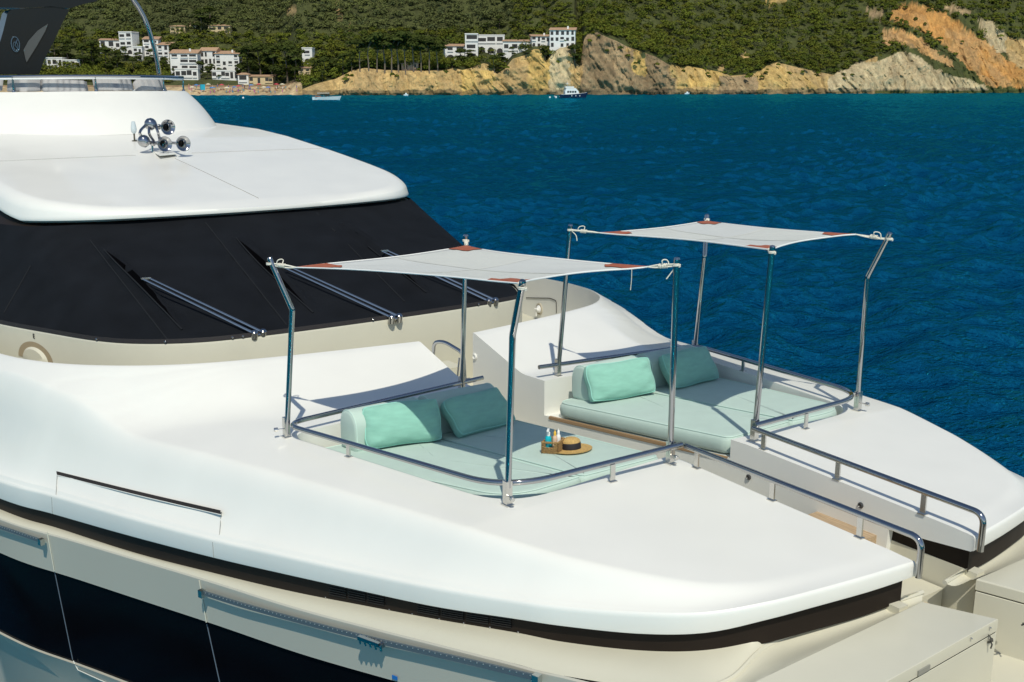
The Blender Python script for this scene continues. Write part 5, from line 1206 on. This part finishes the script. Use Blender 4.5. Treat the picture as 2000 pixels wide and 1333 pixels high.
for px, b_, t_, k in ((268, 128, 100, 3), (292, 132, 106, 2), (318, 130, 104, 3), (340, 140, 112, 2), (357, 156, 134, 3), (407, 152, 120, 3), (421, 156, 130, 2), (444, 156, 134, 3), (484, 160, 128, 2), (352, 124, 94, 0), (366, 132, 92, 1)):
    pine(px, b_, t_, k, 'dark pine standing in front of the white beach village blocks', 'pines in front of the village blocks', 1.1)
pine(415, 66, 20, 2, 'big dark pine standing out on the hill between two tiled villas', None, 1.3)
pine(432, 64, 26, 3, 'big dark pine right of the tallest one on the hill above the village', None, 1.3)

# ------------------------------------------------------------------ white houses
M_wall = mat('white_render', (.78, .76, .72), .85, var=.05, vscale=.6)
M_pink = mat('pink_render', (.55, .32, .22), .85, var=.08, vscale=.6)
M_ochre = mat('ochre_render', (.62, .48, .28), .85, var=.08, vscale=.6)
M_tile = mat('terracotta_tiles', (.40, .25, .15), .85, var=.3, vscale=1.5)
M_open = mat('dark_opening', (.035, .032, .03), .6, var=.3, vscale=1)
M_awn = mat('orange_awning', (.60, .30, .10), .8)
def house(px0, px1, pyt, pyb, lab, nc=2, nr=2, roof='flat', arch=False, rot=0, wall=None, wdep=8.0, hole=.5, cat='house', chim=False):
    pc = (px0 + px1) / 2; P, w_ = ground(pc, pyb); wd = (px1 - px0) / FPX * w_ * 1.0; ht = (pyb - pyt) / FPX * w_; ca, sa = math.cos(R(rot)), math.sin(R(rot))
    xr = RH * ca + HD * sa; yr = -RH * sa + HD * ca; z = np.array([0, 0, 1.]); P = P.copy()
    t_ = empty('white_house' if wall is None else 'house', tuple(P), lab, cat, 'houses along the shore')
    wl = MB(); hb = ht if roof == 'flat' else ht * .86; wl.box(P + yr * wdep / 2 + z * (hb / 2 - 2), (wd, wdep, hb + 4), (xr, yr, z))
    if roof == 'flat':
        for dx, sx_, dy, sy_ in ((0, wd + .3, .0, .35), (0, wd + .3, wdep, .35)): wl.box(P + yr * dy + z * (hb + .2), (sx_, sy_, .5), (xr, yr, z))
        for sx_ in (-1, 1): wl.box(P + xr * sx_ * (wd / 2) + yr * wdep / 2 + z * (hb + .2), (.35, wdep - .4, .5), (xr, yr, z))
    wl.mk('wall', wall or M_wall, t_, smooth=False)
    if roof != 'flat':
        rf_ = MB(); e = .45; rh = ht - hb + .1; a = [P + xr * sx_ * (wd / 2 + e) + yr * dy + z * hb for sx_, dy in ((-1, -e), (1, -e), (1, wdep + e), (-1, wdep + e))]
        if roof == 'gable': top_ = [P + xr * sx_ * (wd / 2 + e) + yr * wdep / 2 + z * (hb + rh) for sx_ in (-1, 1)]
        elif roof == 'hip': top_ = [P + xr * sx_ * wd * .22 + yr * wdep / 2 + z * (hb + rh) for sx_ in (-1, 1)]
        else: top_ = [P + xr * sx_ * (wd / 2 + e) + yr * (wdep + e) + z * (hb + rh) for sx_ in (-1, 1)]
        V = a + top_ + [p - z * .15 for p in a]; rf_.add(V, [(0, 1, 5, 4), (1, 2, 5), (2, 3, 4, 5), (3, 0, 4), (6, 7, 1, 0), (7, 8, 2, 1), (8, 9, 3, 2), (9, 6, 0, 3), (9, 8, 7, 6)])
        ro = rf_.mk('roof', M_tile, t_, smooth=False)
        if chim: MB().box(P + xr * wd * .2 + yr * wdep * .4 + z * (hb + rh * .8), (.8, .8, 1.4), (xr, yr, z)).mk('chimney', M_wall, ro, smooth=False)
    cw, rh_ = wd / nc, hb / nr
    for c_ in range(nc):
        for r__ in range(nr):
            rw = random.Random(int(px0 * 7 + c_ * 31 + r__ * 57)); 
            if nc * nr > 4 and rw.random() < .13: continue
            ow, oh = cw * min(.86, hole * rw.uniform(.9, 1.5)), rh_ * rw.uniform(.52, .74); cx = -wd / 2 + cw * (c_ + .5 + rw.uniform(-.06, .06)); b_ = r__ * rh_ + rh_ * .18; n_ = 9
            f_ = P + xr * cx + z * b_ - yr * .02
            if arch and r__ == 0:
                ow = cw * .66; pts = [(-ow / 2, 0), (ow / 2, 0)] + [(ow / 2 * math.cos(a_), oh * .5 + oh * .5 * math.sin(a_)) for a_ in np.linspace(0, math.pi, n_)]
            else: pts = [(-ow / 2, 0), (ow / 2, 0), (ow / 2, oh), (-ow / 2, oh)]
            V = [f_ + xr * x_ + z * y_ - yr * .03 for x_, y_ in pts] + [f_ + xr * x_ + z * y_ + yr * .2 for x_, y_ in pts]; n = len(pts)
            wi = mk('window', V, [tuple(range(n))] + [(i, (i + 1) % n, n + (i + 1) % n, n + i) for i in range(n)], M_open, t_, smooth=False)
            if ow > 1.6 and not (arch and r__ == 0): MB().box(f_ + z * oh * .2 - yr * .3, (ow * 1.15, .12, oh * .34), (xr, yr, z)).mk('balcony_rail', wall or M_wall, wi, smooth=False)
house(222, 262, 80, 104, 'long white house with sloping tiled roof, leftmost of the beach village blocks', 3, 1, 'mono', rot=12)
house(258, 284, 76, 118, 'white three storey block just left of the chrome tube on the yacht', 2, 3, 'flat', True, rot=-8)
house(284, 301, 98, 124, 'narrow white block half hidden behind the chrome tube', 2, 2, 'flat')
house(303, 331, 78, 116, 'white block with tiled roof just right of the chrome tube', 2, 3, 'mono', rot=6)
house(329, 352, 91, 130, 'small white balcony block with brown roof left of the big beach block', 2, 3, 'mono', rot=-6)
house(353, 404, 100, 150, 'big white beachfront block with deep balconies and arches', 3, 4, 'mono', True, rot=3, hole=.6, chim=True)
house(409, 440, 97, 142, 'white stepped block with tall windows behind the beach terrace', 4, 3, 'gable', rot=-4)
house(438, 483, 104, 144, 'white block with tiled roof at the right end of the beachfront row', 4, 3, 'mono', True, rot=4, chim=True)
house(430, 480, 140, 157, 'low white arcaded terrace building at the back of the beach', 6, 1, 'flat', wdep=5, hole=.7, cat='building')
house(360, 404, 137, 157, 'low white ground floor wing with three dark openings facing the beach', 4, 1, 'flat', wdep=4, hole=.6, cat='building')
house(479, 499, 144, 165, 'little beach hut with pointed tiled roof', 1, 1, 'hip', wdep=5, hole=.7, cat='beach hut')
house(500, 545, 148, 166, 'beach restaurant with orange front at the right end of the sand', 6, 1, 'mono', wall=M_ochre, wdep=6, hole=.7, cat='restaurant')
house(603, 622, 99, 128, 'lone white house among the pines above the rocks', 1, 2, 'flat', True)
house(594, 617, 131, 154, 'cream house with tiled roof just above the beach rocks', 2, 2, 'mono', wall=M_ochre)
house(789, 821, 123, 138, 'small pink house under the umbrella pines on the cliff', 2, 1, 'hip', wall=M_pink, hole=.3)
house(873, 912, 89, 120, 'white villa with two arches at the left end of the headland group', 2, 2, 'mono', True, rot=8)
house(911, 935, 71, 120, 'tall white villa tower with chimneys on the headland', 1, 3, 'flat', hole=.6)
house(933, 984, 76, 112, 'white headland villa with wide dark loggias', 3, 2, 'flat', True, hole=.7)
house(982, 1040, 79, 104, 'low tiled villa between the two white headland groups', 4, 1, 'mono', rot=-5)
house(1036, 1071, 69, 96, 'white two storey wing left of the highest headland block', 4, 2, 'mono', rot=5, chim=True)
house(1069, 1117, 56, 94, 'highest white headland block of three storeys at the cliff edge', 5, 3, 'mono', rot=-6, chim=True)
house(356, 384, 53, 68, 'tiled villa on the hill left of the big dark pine', 3, 1, 'hip', wall=M_ochre)
house(428, 469, 54, 69, 'tiled villa on the hill right of the big dark pine', 3, 1, 'hip', wall=M_ochre)
house(393, 405, 52, 62, 'small tiled roof peeping out beside the big dark pine', 1, 1, 'hip', wall=M_ochre)
house(-14, 15, 14, 56, 'white house with tiled roof at the upper left corner of the view', 3, 3, 'mono')
house(88, 118, 108, 131, 'low white beach building under the yacht mast arch', 3, 1, 'flat')
house(118, 148, 116, 135, 'low white beach building with flat roof between dark pines', 3, 1, 'flat')
house(146, 182, 121, 136, 'long low white beach building left of the village', 4, 1, 'flat')

# ------------------------------------------------------------------ beach life
kP, kw = ground(410, 180); kk_ = empty('beach_kiosk', tuple(kP), 'turquoise lifeguard kiosk standing on the sand', 'kiosk')
MB().box(kP + [0, 0, 2.0], (1.8, 1.8, 2.4)).mk('kiosk_cabin', mat('kiosk_blue', (.02, .40, .55), .5), kk_, smooth=False)
mb = MB()
for sx in (-.7, .7):
    for sy in (-.7, .7): MB().box(kP + [sx, sy, .2], (.15, .15, 1.6)).mk('kiosk_leg', M_wplast, kk_, smooth=False)
M_par = [mat('parasol_' + n, c, .8) for n, c in (('cream', (.65, .58, .42)), ('blue', (.06, .18, .42)), ('red', (.5, .06, .08)))]
pr = np.random.default_rng(5); pn = ['cream', 'blue', 'red']
first = {}
for k in range(16):
    px = 388 + k * 11.5 + pr.uniform(-4, 4); P, w_ = ground(px, pr.uniform(174, 181)); c_ = k % 3
    if c_ in first: o = copytree(first[c_]); o.location = P
    else:
        o = empty('beach_parasol', (0, 0, 0)); first[c_] = o
        MB().tube([(0, 0, 0), (0, 0, 2.3)], .05, 6).mk('pole', M_wplast, o); MB().lathe([(1.35, 1.95), (1.3, 2.0), (.7, 2.3), (.05, 2.5)], (0, 0, 0), (0, 0, 1), 10).mk('parasol_top', M_par[c_], o, smooth=False); o.location = P
    tag(o, '%s parasol open on the crowded sand of the far beach' % ('pale cream', 'dark blue', 'red')[c_], 'parasol', '%s beach parasols' % pn[c_])
cv_, ccol, cq = [], [], []
def person_bits(P, col, lying):
    n0 = sum(len(v) for v in cv_); mb = MB(); skin = np.array([.45, .24, .14])
    if lying: mb.box(P + [0, 0, .2], (1.6, .5, .25)); mb.box(P + [.95, 0, .28], (.25, .25, .25))
    else: mb.lathe([(.1, 0), (.2, .7), (.17, .95), (.24, 1.4), (.1, 1.5), (.08, 1.52), (.13, 1.62), (.05, 1.76)], P, (0, 0, 1), 6, cap=False)
    V = np.array(mb.V); C = np.where((V[:, 2:] - P[2] > .65) & (V[:, 2:] - P[2] < 1.1), col[None], skin[None]); return V, mb.F, C
fv, ff, fc_ = [], [], []
for k in range(90):
    px = pr.uniform(385, 592); P, w_ = ground(px, pr.uniform(171, 184)); col = np.array([(.5, .05, .1), (.05, .12, .4), (.7, .65, .6), (.05, .05, .06), (.5, .1, .4), (.0, .3, .4)][k % 6])
    V, F, C = person_bits(P, col, k % 3 == 0); n0 = len(fv); fv += [tuple(v) for v in V]; ff += [tuple(i + n0 for i in f) for f in F]; fc_ += [tuple(c) for c in C]
tag(mk('beach_crowd', fv, ff, attrmat('skin_and_cloth', .8, .1, 1), None, smooth=False, tint=np.array(fc_)), 'crowd of bathers standing and lying on the far beach', 'crowd', kind='stuff')

# ------------------------------------------------------------------ boats
def hull_mesh(L, Bm, Hh, P, ax, sheer=.35, nb=26):
    ay = np.array([-ax[1], ax[0], 0]); z = np.array([0, 0, 1.]); rows_ = []
    for t in np.linspace(0, 1, nb):
        bw = Bm / 2 * (min(1, 1.6 * (t + .35)) if t < .3 else 1) * (1 - max(0, (t - .45) / .55) ** 2.2); top_ = Hh * (1 + sheer * t ** 2); x = (t - .5) * L; xb = x - .06 * L * t ** 3
        rows_.append([P + ax * xb + ay * 0 + z * -.3, P + ax * xb + ay * bw * .75 + z * -.05, P + ax * x + ay * bw + z * top_, P + ax * x + ay * bw * .9 + z * top_, P + ax * x + z * (top_ - .05), P + ax * x - ay * bw * .9 + z * top_, P + ax * x - ay * bw + z * top_, P + ax * xb - ay * bw * .75 + z * -.05])
    mb = MB(); mb.grid(np.array(rows_), wrap=True); mb.F += [tuple(range(8))[::-1]]; return mb
def boat_frame(px0, px1, py):
    P = U((px0 + px1) / 2, py, z=0); w_ = (P - CP) @ HD; return P, (px1 - px0) / FPX * w_
M_bw = mat('boat_white', (.80, .80, .78), .3, coat=.3); M_navy = mat('boat_navy', (.012, .02, .06), .3, coat=.3); M_bglass = mat('boat_glass', (.01, .015, .02), .1)
P, L = boat_frame(611, 666, 195); ax = RH * .98 + HD * .2; ax /= np.linalg.norm(ax); ay = np.array([-ax[1], ax[0], 0]); z = np.array([0, 0, 1.]); F3 = (ax, ay, z)
b_ = empty('motor_boat', tuple(P), 'white open motorboat with low cabin, moored off the rocks at left', 'boat')
hull_mesh(L, L * .3, .95, P, ax).mk('hull', M_bw, b_, angle=30)
mb = MB(); mb.grid(np.array([[P + ax * x + ay * y + z * h for x, y, h in ((-L * .12, s * 1.0, .9), (-L * .10, s * .9, 1.7), (L * .06, s * .75, 1.65), (L * .2, s * .6, 1.05))] for s in (-1, -.5, .5, 1)])); mb.mk('cabin', M_bw, b_, smooth=False)
MB().box(P + ax * L * .0 + z * 1.35, (L * .14, L * .23, .38), F3).mk('window', M_bglass, b_, smooth=False)
MB().box(P - ax * L * .12 + z * 2.35, (L * .42, L * .24, .10), F3).mk('hardtop', M_bw, b_, smooth=False)
mb = MB()
for x in (-.3, .06):
    for s in (-1, 1): MB().tube([P + ax * L * x + ay * s * 1.0 + z * .9, P + ax * L * x + ay * s * 1.0 + z * 2.35], .04, 6).mk('hardtop_post', M_chrome, b_)
MB().box(P - ax * L * .3 + z * 1.15, (L * .2, L * .26, .4), F3).mk('seat', mat('boat_seat', (.25, .10, .06), .7), b_, smooth=False)
P, L = boat_frame(1092, 1148, 191); F3 = (ax, ay, z)
b_ = empty('trawler', tuple(P), 'navy hulled trawler yacht with white cabin and flybridge below the grey cliff', 'boat')
hull_mesh(L, L * .32, 1.25, P, ax, .6).mk('hull', M_navy, b_, angle=30)
mb = MB(); mb.tube([P + ax * (t - .5) * L * .96 + ay * -L * .16 * (1 - max(0, (t - .45) / .55) ** 2.2) * 1.0 + z * (1.27 * (1 + .6 * t * t)) for t in np.linspace(.02, .98, 16)], .06, 6); mb.mk('gunwale', M_bw, b_)
mb = MB(); V = [P + ax * L * x + ay * y * L * .12 + z * h for y in (-1, 1) for x, h in ((-.32, 1.2), (-.32, 2.6), (-.28, 3.7), (.04, 3.8), (.14, 2.6), (.17, 1.4))]; mb.add(V, [tuple(range(6))[::-1], tuple(range(6, 12))] + [(i, (i + 1) % 6, 6 + (i + 1) % 6, 6 + i) for i in range(6)]); mb.mk('cabin', M_bw, b_, smooth=False)
for k in range(4): MB().box(P + ax * L * (-.22 + .085 * k) - ay * (L * .12 + .01) + z * 2.3, (L * .062, .06, .75), F3).mk('window', M_bglass, b_, smooth=False)
MB().box(P - ax * L * .16 + z * 4.15, (L * .3, L * .2, .5), F3).mk('flybridge', M_bw, b_, smooth=False)
mb = MB(); mb.tube([P - ax * L * .2 + z * 3.8, P - ax * L * .23 + z * 6.4], .06, 6); mb.box(P - ax * L * .24 + z * 5.6, (1.0, 1.6, .12), F3); mb.mk('mast', M_bw, b_)
hull_mesh(2.6, 1.1, .5, P - ax * (L * .55 + 1.0), ay).mk('tender', M_bw, b_)
for k in range(3): MB().lathe([(.02, -.3), (.14, -.22), (.15, .2), (.03, .3)], P + ax * L * (-.1 + .14 * k) - ay * L * .165 + z * .75, (0, 0, 1), 8).mk('fender', M_bw, b_)
for px, py, ln, lab in ((793, 187, 9, 'tiny white boat moored left of the yellow cliff, near the rocks'), (1342, 184, 10, 'tiny white boat moored below the sandy slope'), (1424, 183, 11, 'tiny white boat moored below the low brown rocks'), (1793, 179, 13, 'tiny white boat moored under the pale folded bluff')):
    P, L = boat_frame(px - ln / 2, px + ln / 2, py); s_ = empty('small_boat', tuple(P), lab, 'boat', 'tiny white boats along the cliffs'); hull_mesh(L, L * .35, .5, P, ax).mk('hull', M_bw, s_); MB().box(P + z * .8, (L * .3, L * .22, .6), F3).mk('cabin', M_bw, s_, smooth=False)
for px, py, lab in ((475, 192, 'white round buoy floating off the beach'), (1074, 191, 'white round buoy floating left of the navy trawler')):
    P = U(px, py, z=.1); tag(MB().lathe([(.02, -.35), (.3, -.22), (.4, .05), (.3, .3), (.08, .42), (.06, .55)], P, (0, 0, 1), 12).mk('mooring_buoy', M_bw), lab, 'buoy')
